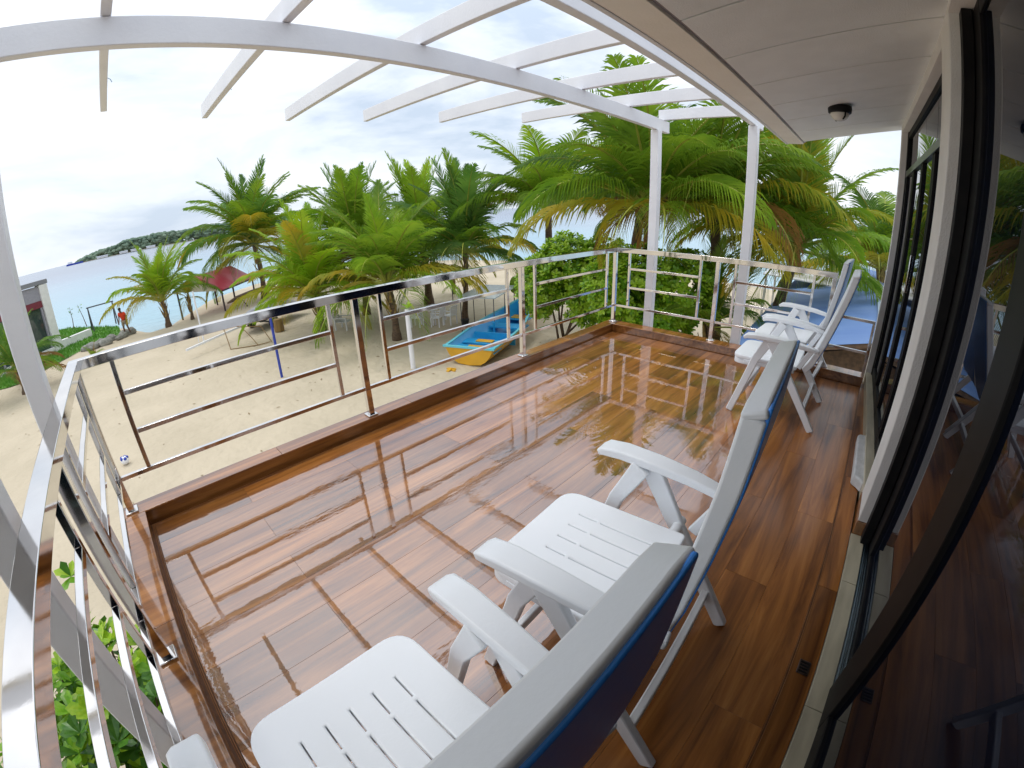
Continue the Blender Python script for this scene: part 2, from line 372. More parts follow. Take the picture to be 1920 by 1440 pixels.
# ------------------------------------------------------------------ balcony floor
W, LL = 2.69, 5.262
YI, XI, XN = 2.635, 5.13, 0.055    # inner faces of the kerbs
floor = MB().box((-0.09, -0.395, -0.22), (5.32, 2.77, -0.012)).build('balcony_floor', grout_m)
tag(floor, kind='structure')
pw, pl = 0.206, 1.34
plank_meshes = {}
def plank(x0, x1, y0, y1, name='plank', top=0.0, m_=None, parent=floor):
    key = (round(x1 - x0, 3), round(y1 - y0, 3), m_ and m_.name)
    if key not in plank_meshes:
        hx, hy = (x1 - x0) / 2, (y1 - y0) / 2; c = 0.0004; b = MB()
        b.v = [(-hx, -hy, -0.011), (hx, -hy, -0.011), (hx, hy, -0.011), (-hx, hy, -0.011), (-hx, -hy, -c), (hx, -hy, -c), (hx, hy, -c), (-hx, hy, -c),
               (-hx + c, -hy + c, 0), (hx - c, -hy + c, 0), (hx - c, hy - c, 0), (-hx + c, hy - c, 0)]
        b.f = [(8, 9, 10, 11)] + [(i, (i + 1) % 4, 4 + (i + 1) % 4, 4 + i) for i in range(4)] + [(4 + i, 4 + (i + 1) % 4, 8 + (i + 1) % 4, 8 + i) for i in range(4)]
        b.m = [0] * 9; plank_meshes[key] = b.mesh(name, m_ or wood)
    o = bpy.data.objects.new(name, plank_meshes[key]); C.objects.link(o); o.parent = parent
    o.location = ((x0 + x1) / 2, (y0 + y1) / 2, top); return o
gr = 0.0009
def rows(y0, y1, xa, xb, phase, w=pw):
    k = 0; y = y0
    while y < y1 - 0.02:
        ye = min(y + w, y1); off = (2.005 if k % 2 else 1.335)
        x = off - pl * math.ceil((off - xa) / pl)
        while x < xb - 0.01:
            a, b_ = max(x, xa), min(x + pl, xb)
            if b_ - a > 0.03: plank(a + gr / 2, b_ - gr / 2, y + gr / 2, ye - gr / 2)
            x += pl
        y = ye; k += 1
rows(-0.286, 2.62, 0.075, 5.12, 0)
# border tiles along the wall and along the near kerb, with a raised joint between
x = -0.05
for i in range(5):
    plank(max(x, 0.0) + gr, min(x + 1.1, 5.12) - gr, -0.392, -0.298, name='border_tile'); x += 1.1
strip_m = mat('joint_strip_wood', (0.42, 0.19, 0.07), (0.34, 0.14, 0.05), rough=0.2)
for y_ in (-0.288, -0.296): MB().box((0.0, y_ - .0013, -0.011), (5.12, y_ + .0013, 0.0035)).build('joint_strip', strip_m, floor)
for x_ in (0.062, 0.070): MB().box((x_ - .0013, -0.285, -0.011), (x_ + .0013, 2.62, 0.0035)).build('joint_strip', strip_m, floor)
# ------------------------------------------------------------------ kerbs, tiled
kerb = empty('balcony_kerb', (0, 0, 0), kind='structure')
def coping(x0, x1, y0, y1, along):
    n = max(1, round((x1 - x0 if along == 'x' else y1 - y0) / 1.2))
    for i in range(n):
        if along == 'x': a, b_ = x0 + (x1 - x0) * i / n, x0 + (x1 - x0) * (i + 1) / n; MB().box((a + .001, y0, 0.088), (b_ - .001, y1, 0.10)).build('coping_tile', wood_curb, kerb, bevel=0.002)
        else: a, b_ = y0 + (y1 - y0) * i / n, y0 + (y1 - y0) * (i + 1) / n; MB().box((x0, a + .001, 0.088), (x1, b_ - .001, 0.10)).build('coping_tile', wood_curb, kerb, bevel=0.002)
MB().box((-0.08, YI + .01, -0.012), (5.30, 2.765, 0.088)).build('kerb_core', wood_curb, kerb)
MB().box((-0.08, -0.39, -0.012), (XN - .01, YI + .01, 0.087)).build('kerb_core', wood_curb, kerb)
MB().box((XI + .01, -0.30, -0.012), (5.30, YI + .01, 0.087)).build('kerb_core', wood_curb, kerb)
coping(-0.095, 5.31, YI, 2.775, 'x'); coping(-0.095, XN, -0.39, YI - .003, 'y'); coping(XI, 5.31, -0.30, YI - .003, 'y')

# ------------------------------------------------------------------ railing
rail = empty('balcony_railing', (0, 0, 0.12), label='polished stainless steel railing round three sides of the wet balcony', cat='railing')
HP = 1.05
TW, TH = 0.060, 0.055
flange_me = MB().box((-0.04, -0.04, -0.0195), (0.04, 0.04, -0.006)).mesh('base_flange', steel)
def rpost(x, y):
    o = MB().box((-0.022, -0.022, -0.02), (0.022, 0.022, HP - TH - 0.12)).build('post', steel, rail, bevel=0.003, seg=2); o.location = (x, y, 0)
    f = link('base_flange', flange_me, o, bevel=0.004)
def hbar(p, q, w=0.026, h=0.027, name='crossbar'):
    p, q = Vector(p), Vector(q)
    o = MB().sweep([p, q], w, h).build(name, steel, rail, bevel=0.0025); o.location = (0, 0, -0.12); return o
def vbar(x, y, z0, z1):
    o = MB().box((x - .013, y - .013, z0 - .12), (x + .013, y + .013, z1 - .12)).build('baluster', steel, rail, bevel=0.0025)
def bay(p, q, inset=0.20, tt=HP - TH):
    p, q = Vector(p), Vector(q); d = (q - p); n_ = d.normalized(); a = p + n_ * 0.0225; b_ = q - n_ * 0.0225
    hbar((a.x, a.y, .32), (b_.x, b_.y, .32), name='bottom_bar')
    u, v = p + n_ * inset, q - n_ * inset
    for w_ in (u, v): vbar(w_.x, w_.y, 0.3345, tt)
    for z in (.565, .80): hbar((u.x + n_.x * .0135, u.y + n_.y * .0135, z), (v.x - n_.x * .0135, v.y - n_.y * .0135, z))
XR = -0.022
posts_long = [(0 + XR, W), (1.727, W), (3.467, W), (LL - .02, W)]
for p in posts_long: rpost(*p)
for a, b_ in zip(posts_long, posts_long[1:]): bay((*a, 0), (*b_, 0))
near_posts = [(XR, 1.436), (XR, 0.18)]
for p in near_posts: rpost(*p)
bay((XR, W, 0), (XR, 1.436, 0)); bay((XR, 1.436, 0), (XR, 0.18, 0))
far_posts = [(LL - .02, 1.384), (LL - .02, 0.161)]
for p in far_posts: rpost(*p)
bay((LL - .02, W, 0), (LL - .02, 1.384, 0)); bay((LL - .02, 1.384, 0), (LL - .02, 0.161, 0))
zt = HP - TH / 2
hbar((XR - TW / 2, W, zt), (LL - .02 + TW / 2, W, zt), TW, TH, 'top_rail')
hbar((XR, W - TW / 2 - .001, zt), (XR, -0.30, zt), TW, TH, 'top_rail')
hbar((LL - .02, W - TW / 2 - .001, zt), (LL - .02, 0.135, zt), TW, TH, 'top_rail')
vbar(LL - .02, -0.29, 0.10, 0.622); hbar((LL - .02, 0.139, .634), (LL - .02, -0.302, .634)); hbar((LL - .02, 0.139, .32), (LL - .02, -0.278, .32))

# ------------------------------------------------------------------ pergola
perg = empty('pergola', (0, 0, GZ), label='white painted steel pergola of curved outline over the balcony', cat='pergola')
def ppost(x, y, s_=0.10):
    o = MB().box((x - s_ / 2, y - s_ / 2, 0), (x + s_ / 2, y + s_ / 2, 2.455 - GZ)).build('post', white_paint, perg, bevel=0.006)
PX0, PX1, PY1, PY2 = -0.16, 5.41, 2.27, 1.138
for x_ in (PX0, PX1):
    for y_ in (PY1, PY2): ppost(x_, y_)
for y_ in (PY1, PY2):
    MB().box((-1.6, y_ - .03, 2.4555 - GZ), (5.72, y_ + .03, 2.595 - GZ)).build('beam', white_paint, perg, bevel=0.005)
yR = [3.3, 3.92, 4.40, 4.583, 4.507, 4.262, 3.73, 2.32]
for i in range(8):
    xr = 0.389 + (i - 1) * 0.8676
    o = MB().box((xr - .025, 1.10, 2.5975 - GZ), (xr + .025, yR[i], 2.7225 - GZ)).build('rafter', white_paint, perg, bevel=0.004)
    if i < 7:
        y_ = PY1 + (yR[i] - PY1) * 0.62; zc = 2.60 + .05 - GZ
        MB().tube([(xr + .026, y_, zc), (xr + .045, y_, zc - .01), (xr + .055, y_, zc - .03)], 0.003, 5).build('cable_hook', alu, o)

# ------------------------------------------------------------------ house
house = empty('beach_house', (0, 0, GZ), label='white painted house with sliding glass doors opening on the balcony', cat='house')
def hb(lo, hi, name, m_, bevel=0, parent=None):
    lo = (lo[0], lo[1], lo[2] - GZ); hi = (hi[0], hi[1], hi[2] - GZ)
    return MB().box(lo, hi).build(name, m_, parent or house, bevel=bevel)
# near pillar between the two door openings
hb((2.65, -0.56, 0.085), (2.962, -0.4045, 2.62), 'pillar', wall_paint, 0.006)
hb((2.645, -0.57, -0.012), (2.966, -0.4005, 0.085), 'pillar_plinth', wood_curb, 0.003)
# near sliding door
hb((-1.6, -0.56, 2.49), (2.648, -0.4045, 2.62), 'lintel', wall_paint)
for a, b_ in ((0.0, 0.72), (0.72, 1.50), (1.50, 2.24), (2.24, 2.645)):
    hb((a + .0015, -0.472, -0.01), (b_ - .0015, -0.396, 0.004), 'sill_tile', sill_m, 0.002)
tr = hb((-1.6, -0.53, -0.008), (2.644, -0.474, 0.002), 'door_track', alu)
for y_ in (-0.483, -0.494, -0.505, -0.516): hb((-1.6, y_ - .0018, 0.0021), (2.644, y_ + .0018, 0.014), 'track_rib', alu, 0, house)
def slider(x0, x1, yf, z0, z1, wl, wr, wb, wt, depth=0.032, name='sliding_door'):
    r_ = empty(name, (0, 0, 0)); r_.parent = house
    zz = lambda z: z - GZ
    MB().box((x0, yf - depth, zz(z0)), (x0 + wl, yf, zz(z1))).build('stile', black_frame, r_, bevel=0.004)
    MB().box((x1 - wr, yf - depth, zz(z0)), (x1, yf, zz(z1))).build('stile', black_frame, r_, bevel=0.004)
    MB().box((x0 + wl, yf - depth, zz(z0)), (x1 - wr, yf - .001, zz(z0 + wb))).build('bottom_rail', black_frame, r_, bevel=0.004)
    MB().box((x0 + wl, yf - depth, zz(z1 - wt)), (x1 - wr, yf - .001, zz(z1))).build('top_rail', black_frame, r_, bevel=0.004)
    MB().box((x0 + wl, yf - depth / 2 - .004, zz(z0 + wb)), (x1 - wr, yf - depth / 2 + .002, zz(z1 - wt))).build('glass_pane', glass, r_)
    return r_
slider(-1.2, 1.605, -0.462, 0.016, 2.485, 0.10, 0.19, 0.10, 0.07, depth=0.04)
slider(1.50, 2.648, -0.5035, 0.016, 2.485, 0.06, 0.20, 0.03, 0.07)
hb((2.58, -0.4995, 0.0), (2.6475, -0.452, 2.488), 'door_jamb', black_frame, 0.003)
# interior behind the glass, unlit
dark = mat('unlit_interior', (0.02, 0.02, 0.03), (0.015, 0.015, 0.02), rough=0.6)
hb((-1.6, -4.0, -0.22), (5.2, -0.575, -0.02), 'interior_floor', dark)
hb((-1.6, -4.1, -0.02), (5.2, -4.0, 2.9), 'back_wall', wall_paint)
hb((-1.7, -4.1, -0.22), (-1.6, -0.4045, 2.9), 'end_wall', wall_paint)
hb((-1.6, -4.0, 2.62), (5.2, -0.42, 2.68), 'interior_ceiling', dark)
# far section, turned by two degrees as the wall is
A2 = 0.0356
far = empty('garden_door_bay', (2.962, -0.4045, -GZ), A2); far.parent = house
def fb(lo, hi, name, m_, bevel=0): return MB().box(lo, hi).build(name, m_, far, bevel=bevel)
fb((2.40, -0.62, -0.02), (2.475, 0.0, 2.62), 'end_jamb', wall_paint, 0.004)
fb((0.004, -0.16, 2.44), (2.399, -0.0, 2.62), 'head_trim', wall_paint, 0.004)
fb((0.004, -0.15, -0.012), (2.399, -0.005, 0.10), 'sill_block', sill_m, 0.003)
fb((2.33, -0.12, 0.102), (2.398, -0.055, 2.438), 'door_frame', black_frame, 0.003)
fb((0.006, -0.12, 0.102), (0.075, -0.055, 2.438), 'door_frame', black_frame, 0.003)
fb((0.076, -0.115, 2.375), (2.329, -0.06, 2.436), 'door_frame', black_frame, 0.003)
fb((0.076, -0.112, 2.02), (2.329, -0.055, 2.075), 'transom_bar', mat('grey_frame', (0.10, 0.11, 0.11), (0.07, 0.08, 0.08), rough=0.3, metal=0.6), 0.003)
for k in range(4):
    xa = 0.078 + k * 0.563
    fb((xa + .001, -0.105, 0.104), (xa + .05, -0.062, 2.018), 'door_stile', black_frame, 0.003)
    fb((xa + .505, -0.105, 0.104), (xa + .555, -0.062, 2.018), 'door_stile', black_frame, 0.003)
    fb((xa + .051, -0.104, 0.104), (xa + .504, -0.063, 0.20), 'door_rail', black_frame, 0.003)
    fb((xa + .051, -0.09, 0.201), (xa + .504, -0.078, 2.017), 'glass_pane', glass)
    fb((xa + .001, -0.09, 2.077), (xa + .555, -0.078, 2.374), 'transom_glass', glass)
hd = fb((0.99, -0.060, 1.12), (1.01, -0.035, 1.38), 'door_handle', steel, 0.004)
fb((2.30, -0.62, -3.2), (2.474, -0.01, -0.02), 'lower_wall', wall_paint)
# soffit: boards sloping down to the eave
ws = 0.571; xj = [2.77 + ws * (i - 8) for i in range(14)]
sof = lambda y: 2.50 + (y + 0.30) * (-0.17 / 0.951)
for a, b_ in zip(xj, xj[1:]):
    y0_, y1_ = -0.46, 0.648
    bm = MB(); z0_, z1_ = sof(y0_) - GZ, sof(y1_) - GZ; g_ = 0.007
    bm.v = [(a + g_, y0_, z0_), (b_ - g_, y0_, z0_), (b_ - g_, y1_, z1_), (a + g_, y1_, z1_), (a + g_, y0_, z0_ + .012), (b_ - g_, y0_, z0_ + .012), (b_ - g_, y1_, z1_ + .012), (a + g_, y1_, z1_ + .012)]
    bm.f = [(0, 1, 2, 3), (7, 6, 5, 4), (0, 4, 5, 1), (1, 5, 6, 2), (2, 6, 7, 3), (3, 7, 4, 0)]; bm.m = [0] * 6
    bm.build('soffit_board', soffit_paint, house, bevel=0.002)
x0_, x1_ = xj[0], 5.735
hb((x0_, 0.668, 2.322), (x1_, 0.835, 2.345), 'eave_board', fascia_paint, 0.003)
hb((x0_, 0.836, 2.318), (x1_ + .02, 0.862, 2.50), 'fascia', white_paint, 0.003)
hb((x0_, 0.649, 2.338), (x1_, 0.667, 2.36), 'groove_strip', mat('joint_strip', (0.33, 0.31, 0.32), (0.28, 0.26, 0.27), rough=0.8))  # darker grey strip in the groove between soffit and eave board
rf = MB(); z_ = -GZ
rf.v = [(x0_, 0.87, 2.50 + z_), (x1_ + .03, 0.87, 2.50 + z_), (x1_ + .03, -4.4, 3.5 + z_), (x0_, -4.4, 3.5 + z_), (x0_, 0.60, 2.40 + z_), (x1_ + .03, 0.60, 2.40 + z_), (x1_ + .03, -4.4, 3.40 + z_), (x0_, -4.4, 3.40 + z_)]
rf.f = [(0, 1, 2, 3), (4, 7, 6, 5), (0, 4, 5, 1), (1, 5, 6, 2), (2, 6, 7, 3), (3, 7, 4, 0)]; rf.m = [0] * 6
rf.build('roof', mat('roof_sheet', (0.10, 0.10, 0.12), (0.08, 0.08, 0.1), rough=0.5), house)
hb((-1.6, -0.56, -3.4), (5.2, -0.40, -0.22), 'ground_floor_wall', wall_paint)
hb((5.2, -4.1, -3.4), (5.38, -0.95, 2.68), 'side_wall', wall_paint)
for x_ in (0.0, 5.15): hb((x_ - .12, 2.4, -3.4), (x_ + .12, 2.64, -0.22), 'balcony_column', wall_paint, 0.01)

# ceiling lamp, switched off
lamp = empty('ceiling_light', (4.28, 0.19, sof(0.19) - 0.001), label='small round ceiling light with black rim under the soffit', cat='light')
MB().tube([(0, 0, 0), (0, 0, -.022), (0, 0, -.05), (0, 0, -.055)], [.088, .092, .088, .08], 28).build('base', black_frame, lamp, smooth='auto')
opal = mat('opal_glass', (0.75, 0.73, 0.68), (0.7, 0.68, 0.62), rough=0.25)
MB().ball((0, 0, -.058), (.072, .072, .055), 24, 12).build('dome', opal, lamp, smooth=True)
for k in range(2):
    a = k * pi + .6; MB().sweep([(cos(a) * .084, sin(a) * .084, -.04), (cos(a) * .078, sin(a) * .078, -.085), (cos(a) * .05, sin(a) * .05, -.105)], .012, .004).build('clip', black_frame, lamp)

# white stone offcut lying on the sill of the garden door
so_ = MB().prism([(3.09, -0.40), (3.13, -0.372), (3.16, -0.335), (3.78, -0.325), (3.81, -0.335), (3.82, -0.40), (3.10, -0.43)], 0.001, 0.075).build('stone_slab', mat('white_stone', (0.68, 0.67, 0.66), (0.55, 0.55, 0.54), rough=0.6, scale=14, bump=0.4, bscale=40), bevel=0.012, seg=3)
tag(so_, 'rough white stone offcut lying on the floor by the pillar foot', 'stone block')
dr = empty('floor_drain', (1.66, -0.345, 0.0), label='small dark floor drain in the border tiles near the door', cat='drain')
MB().box((-.035, -.024, 0.0005), (.035, .024, 0.006)).build('frame', mat('drain_metal', (0.06, 0.035, 0.025), (0.03, 0.02, 0.015), rough=0.35, metal=0.4), dr, bevel=0.004)
for k in range(4): MB().box((-.027 + k * .015, -.018, 0.0061), (-.021 + k * .015, .018, 0.009)).build('bar', black_frame, dr)

# ------------------------------------------------------------------ recliner chairs
def rounded(poly, r, n=5):
    out_ = []; k = len(poly)
    for i in range(k):
        p0, p1, p2 = Vector(poly[i - 1]), Vector(poly[i]), Vector(poly[(i + 1) % k]); rr = r[i] if isinstance(r, (list, tuple)) else r
        if rr <= 0: out_.append(tuple(p1)); continue
        a, b_ = p1 + (p0 - p1).normalized() * rr, p1 + (p2 - p1).normalized() * rr
        for j in range(n + 1):
            t = j / n; q = a * (1 - t) ** 2 + p1 * 2 * t * (1 - t) + b_ * t * t; out_.append(tuple(q))
    return out_
def make_chair(loc, label):
    t = empty('recliner_chair', loc, 0, label, 'chair', 'white plastic reclining chairs along the balcony')
    Z = 0.455
    # seat: one moulded piece, rounded at the front, five pairs of slots
    outl = rounded([(-.262, -.115), (.262, -.115), (.256, .392), (-.256, .392)], [.02, .02, .085, .085], 7)
    holes = []
    for k in range(5):
        xc = -.144 + k * .072
        for ya, yb in ((-.075, .175), (.192, .268)): holes.append([(xc - .0018, ya), (xc - .0018, yb), (xc + .0018, yb), (xc + .0018, ya)])
    cu = bpy.data.curves.new('seat_outline', 'CURVE'); cu.dimensions = '2D'; cu.fill_mode = 'BOTH'; cu.extrude = .009; cu.bevel_depth = .006; cu.bevel_resolution = 2; cu.offset = -.006
    for poly in [outl] + holes:
        sp = cu.splines.new('POLY'); sp.points.add(len(poly) - 1); sp.use_cyclic_u = True
        for q_, (x_, y_) in zip(sp.points, poly): q_.co = (x_, y_, 0, 1)
    tmp = bpy.data.objects.new('tmp', cu); C.objects.link(tmp); bpy.context.view_layer.update()
    me = bpy.data.meshes.new_from_object(tmp.evaluated_get(bpy.context.evaluated_depsgraph_get())); bpy.data.objects.remove(tmp)
    me.name = 'seat'; me.materials.clear(); me.materials.append(chair_white); me.transform(Matrix.Translation((0, 0, Z - .015)))
    me.polygons.foreach_set('use_smooth', [True] * len(me.polygons)); me.set_sharp_from_angle(angle=radians(50))
    o = link('seat', me, t)
    for sg in (-1, 1): MB().box((sg * .245 - .012, -.10, Z - .06), (sg * .245 + .012, .30, Z - .0305)).build('seat_rail', chair_white, t, bevel=.004)
    for y_ in (-.08, .1835): MB().box((-.232, y_ - .008, Z - .05), (.232, y_ + .008, Z - .0305)).build('seat_rib', chair_white, t)
    lip = MB(); ol = rounded([(-.25, .25), (.25, .25), (.25, .387), (-.25, .387)], [0, 0, .07, .07], 6); lip.prism(ol, Z - .075, Z - .0305)
    lip.build('seat_apron', chair_white, t, bevel=0.008, seg=2)
    # back: shell following a gentle curve
    prof = [(-.176, .43), (-.205, .50), (-.238, .66), (-.265, .85), (-.288, 1.03), (-.303, 1.200)]
    hw = [.235, .25, .262, .266, .266, .262]
    def side(sg):
        m_ = MB(); m_.sweep([(sg * (hw[i] - .016), y, z) for i, (y, z) in enumerate(prof)], .032, .048, side=(1, 0, 0)); return m_
    for sg in (-1, 1): side(sg).build('back_side_rail', chair_white, t, bevel=0.007, seg=3)
    MB().sweep([(-.264, -.303, 1.203), (-.22, -.303, 1.211), (0, -.303, 1.215), (.22, -.303, 1.211), (.264, -.303, 1.203)], .050, .018, side=(0, -.94, .34)).build('back_top_rail', chair_white, t, bevel=0.006, seg=3)
    fr = MB(); 
    for k in range(6):
        u0, u1 = -.222 + k * .0745, -.222 + k * .0745 + .070
        fr.sweep([((u0 + u1) / 2, y + .012, z) for y, z in prof], u1 - u0, .012, side=(1, 0, 0))
    MB().sweep([(0, y + .004, z) for y, z in prof], .44, .006, side=(1, 0, 0)).build('back_panel', chair_white, t)
    for k in range(6):
        uc = -.222 + k * .0745 + .035
        MB().sweep([(uc, y + .014, z) for y, z in prof], .068, .012, side=(1, 0, 0)).build('back_slat', chair_white, t, bevel=0.003)
    MB().sweep([(0, y - .025, z + (.022 if z > 1.1 else .004)) for y, z in prof], [w_ * 2 - .012 for w_ in hw], .008, side=(1, 0, 0)).build('rear_panel', chair_blue_lit, t, bevel=0.003)  # rear of the white back, blue light painted on as its colour
    # armrests and folding legs
    for sg in (-1, 1):
        pts = [(sg * .350, .300, .632), (sg * .350, .275, .648), (sg * .348, .20, .657), (sg * .343, .06, .655), (sg * .336, -.08, .645), (sg * .326, -.20, .628), (sg * .318, -.26, .618)]
        MB().sweep(pts, [.070, .086, .088, .082, .072, .060, .045], [.026, .034, .036, .036, .034, .03, .026], side=(1, 0, 0)).build('armrest', chair_white, t, bevel=0.008, seg=3)
        MB().sweep([(sg * .312, .11, .636), (sg * .318, .20, .46), (sg * .324, .335, 0.004)], .030, [.075, .06, .052], side=(1, 0, 0)).build('leg', chair_white, t, bevel=0.006)
        MB().sweep([(sg * .347, .09, .636), (sg * .342, -.06, .40), (sg * .336, -.330, 0.004)], .030, [.08, .062, .052], side=(1, 0, 0)).build('leg', chair_white, t, bevel=0.006)
        MB().tube([(sg * .262, -.06, .42), (sg * .375, -.06, .42)], .02, 12).build('pivot', chair_white, t, smooth='auto')
        MB().sweep([(sg * .285, -.13, .46), (sg * .29, -.21, .62)], .022, .04, side=(1, 0, 0)).build('brace', chair_white, t, bevel=0.004)
    MB().box((-.33, -.245, .115), (.33, -.215, .165)).build('stretcher', chair_white, t, bevel=0.006)
    MB().box((-.308, .255, .15), (.308, .28, .195)).build('stretcher', chair_white, t, bevel=0.006)
    return t
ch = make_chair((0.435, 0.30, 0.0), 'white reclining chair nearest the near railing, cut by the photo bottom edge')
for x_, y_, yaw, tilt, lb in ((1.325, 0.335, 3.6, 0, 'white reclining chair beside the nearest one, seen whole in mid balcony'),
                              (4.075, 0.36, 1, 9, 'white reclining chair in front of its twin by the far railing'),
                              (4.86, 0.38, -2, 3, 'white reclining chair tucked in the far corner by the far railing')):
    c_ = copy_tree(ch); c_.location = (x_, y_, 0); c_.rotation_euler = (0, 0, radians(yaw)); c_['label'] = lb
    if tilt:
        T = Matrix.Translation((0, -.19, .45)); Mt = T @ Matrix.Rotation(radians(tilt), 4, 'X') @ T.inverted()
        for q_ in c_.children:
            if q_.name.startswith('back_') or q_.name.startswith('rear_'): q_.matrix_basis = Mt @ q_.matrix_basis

# ------------------------------------------------------------------ palms
def frond_mesh(seed, e0, e1, L=3.0, np_=78, droop=0.6, wid=0.75, mats=None, leafw=0.036):
    """one coconut frond growing along +X from the origin, e0/e1 = start and end elevation in degrees"""
    r = random.Random(seed); b = MB(); n = 16; p = Vector((0, 0, 0)); pts = [p.copy()]; tg = []
    tw = r.uniform(-.25, .25)
    for i in range(n):
        t = i / (n - 1); e = radians(e0 + (e1 - e0) * (t ** 1.35)); d = Vector((cos(e) * cos(tw * t), cos(e) * sin(tw * t), sin(e))); tg.append(d); p = p + d * L / n; pts.append(p.copy())
    tg.append(tg[-1])
    b.tube(pts, [max(.004, .035 * (1 - i / n) ** 0.8) for i in range(n + 1)], 5, 1)
    for i in range(np_):
        t = 0.14 + 0.86 * i / (np_ - 1); x = t * n; k = min(int(x), n - 1); f = x - k
        c = pts[k].lerp(pts[min(k + 1, n)], f); d = tg[k].lerp(tg[min(k + 1, n)], f).normalized()
        sd_ = Vector((0, 0, 1)).cross(d).normalized(); upv = d.cross(sd_)
        ll = wid * (sin(pi * min(1, (t * .93 + .07)) ** 0.75) ** 0.6) * (1 - 0.35 * t) * r.uniform(.88, 1.08) + 0.10
        for sg in (-1, 1):
            if r.random() < .04: continue
            a0 = (sd_ * sg * (0.80 - .35 * t) + d * (0.45 + .45 * t) + upv * r.uniform(.12, .34)).normalized()
            q = c.copy(); dd = a0.copy(); seg = 4; w0 = leafw * r.uniform(.85, 1.15); prev = None
            dr = droop * r.uniform(.75, 1.3)
            for j in range(seg + 1):
                s_ = j / seg; w_ = w0 * (0.55 + 1.1 * s_ if s_ < .3 else 1.0) * (1 - s_ ** 2.2) + .002
                wv = dd.cross(Vector((0, 0, 1)).cross(dd)).normalized() * (w_ * .35) + d * w_ * .5
                cur = (tuple(q - wv), tuple(q + wv))
                if prev: b.face([prev[0], prev[1], cur[1], cur[0]], 0)
                prev = cur; q = q + dd * ll / seg; dd = (dd + Vector((0, 0, -1)) * dr * (0.55 / seg) * (1 + 2.2 * s_)).normalized()
    return b.mesh('frond', mats)
ELEV = [(84, 62), (74, 30), (60, 0), (46, -28), (28, -50), (8, -66), (-18, -78)]
FM = {}
def frond(tone, k, v, old=False):
    key = (tone, k, v, old)
    if key not in FM:
        e0, e1 = ELEV[k]
        dr = [0.45, .85, 1.3, 1.7, 1.9, 2.0, 1.6][k]
        if old: e0, e1 = [(82, 50), (68, 14), (48, -22), (30, -45), (14, -60), (-4, -70), (-24, -80)][k]
        FM[key] = frond_mesh(100 + k * 10 + v + 500 * old, e0, e1, droop=dr * (1.35 if old else 1), wid=[.62, .74, .84, .90, .92, .92, .8][k] * (1.12 if old else 1), mats=[tone, rachis_m], np_=54 if old else 50, leafw=.034 if old else .036)
    return FM[key]
def palm(label, base, crown, Lf, tones, n=16, seed=1, young=True, tr=0.14, weights=None, azoff=0, leafscale=1.0, group='coconut palms on the beach', cat='palm tree', maxk=6, mink=0):
    r = random.Random(seed)
    t = empty('coconut_palm', base, 0, label, cat, group)
    b_, c_ = Vector(base), Vector(crown); h = c_ - b_
    pts = []; rs = []; N = 12
    for i in range(N + 1):
        s_ = i / N; off = Vector((sin(s_ * pi) * 0.12 * h.z / 4, cos(s_ * 2.5) * .04, 0)) if i else Vector((0, 0, 0))
        pts.append(Vector((h.x * s_ ** 1.4, h.y * s_ ** 1.4, h.z * s_)) + off)
        rs.append(tr * (1.5 - 0.55 * min(1, s_ * 4)) * (1.04 if i % 2 else .95) * (1 - .15 * s_))
    pts[0].z -= 0.15
    pts[-1] = h
    tk = MB(); tk.tube(pts, rs, 10); tk.build('trunk', trunk_m, t, smooth=True)
    # leaf bases round the head of the trunk
    bt = MB(); nb = 12 if young else 8
    for k in range(nb):
        a = k * 2.4; z0 = h.z * (0.35 + 0.6 * k / nb) if young else h.z - .5 + .5 * k / nb
        s_ = z0 / h.z; c0 = Vector((h.x * s_ ** 1.4, h.y * s_ ** 1.4, z0)); dr_ = Vector((cos(a), sin(a), 0))
        bt.sweep([c0 + dr_ * tr * .5 + Vector((0, 0, -.1)), c0 + dr_ * tr * 1.25 + Vector((0, 0, .15)), c0 + dr_ * tr * 1.9 + Vector((0, 0, .42))], [.13, .09, .04], [.04, .03, .015], side=Vector((-sin(a), cos(a), 0)))
    bt.build('leaf_bases', boot_m, t)
    for k in range(n):
        u = k / (n - 1); kk = int(mink + u * (maxk + .99 - mink)); kk = max(0, min(6, kk + r.choice((0, 0, 0, 1, -1)) if 0 < k < n - 1 else kk)); kk = max(mink, min(kk, maxk))
        az = k * 2.39996 + azoff + r.uniform(-.2, .2)
        w_ = r.random() * (.84 if kk < 3 else 1); tone = tones[0]
        if weights:
            acc = 0
            for tn, ww in zip(tones, weights):
                acc += ww
                if w_ <= acc: tone = tn; break
        if kk >= 4 and len(tones) > 2 and r.random() < .4: tone = tones[-1]
        o = bpy.data.objects.new('frond', frond(tone, kk, r.randint(0, 1), not young)); C.objects.link(o); o.parent = t
        o.location = h + Vector((cos(az), sin(az), 0)) * tr * .5 + Vector((0, 0, -.05 * kk * .4)); o.rotation_euler = (r.uniform(-.12, .12), 0, az)
        s_ = Lf / 3.0 * r.uniform(.86, 1.08); o.scale = (s_, s_, s_)
    return t
GR, DK, LM, YL, BR = fr_green, fr_dark, fr_lime, fr_yellow, fr_brown
palm('young coconut palm with yellow lower fronds, left of the red roofed shelter', (2.42, 30.6, GZ), (2.35, 30.3, -1.7), 3.9, [LM, GR, YL], 22, 3, weights=[.5, .3, .2], tr=.16, maxk=4)
palm('very small young palm standing by the white net post', (4.0, 30.9, GZ), (4.0, 30.9, -1.9), 1.5, [GR, LM, YL], 8, 4, weights=[.4, .2, .4], tr=.10)
palm('tall full palm directly behind the parked boat trailer', (9.46, 32.63, GZ), (9.3, 32.6, 0.6), 5.8, [GR, DK, YL], 56, 5, weights=[.55, .3, .15], tr=.20, azoff=.7, maxk=6)
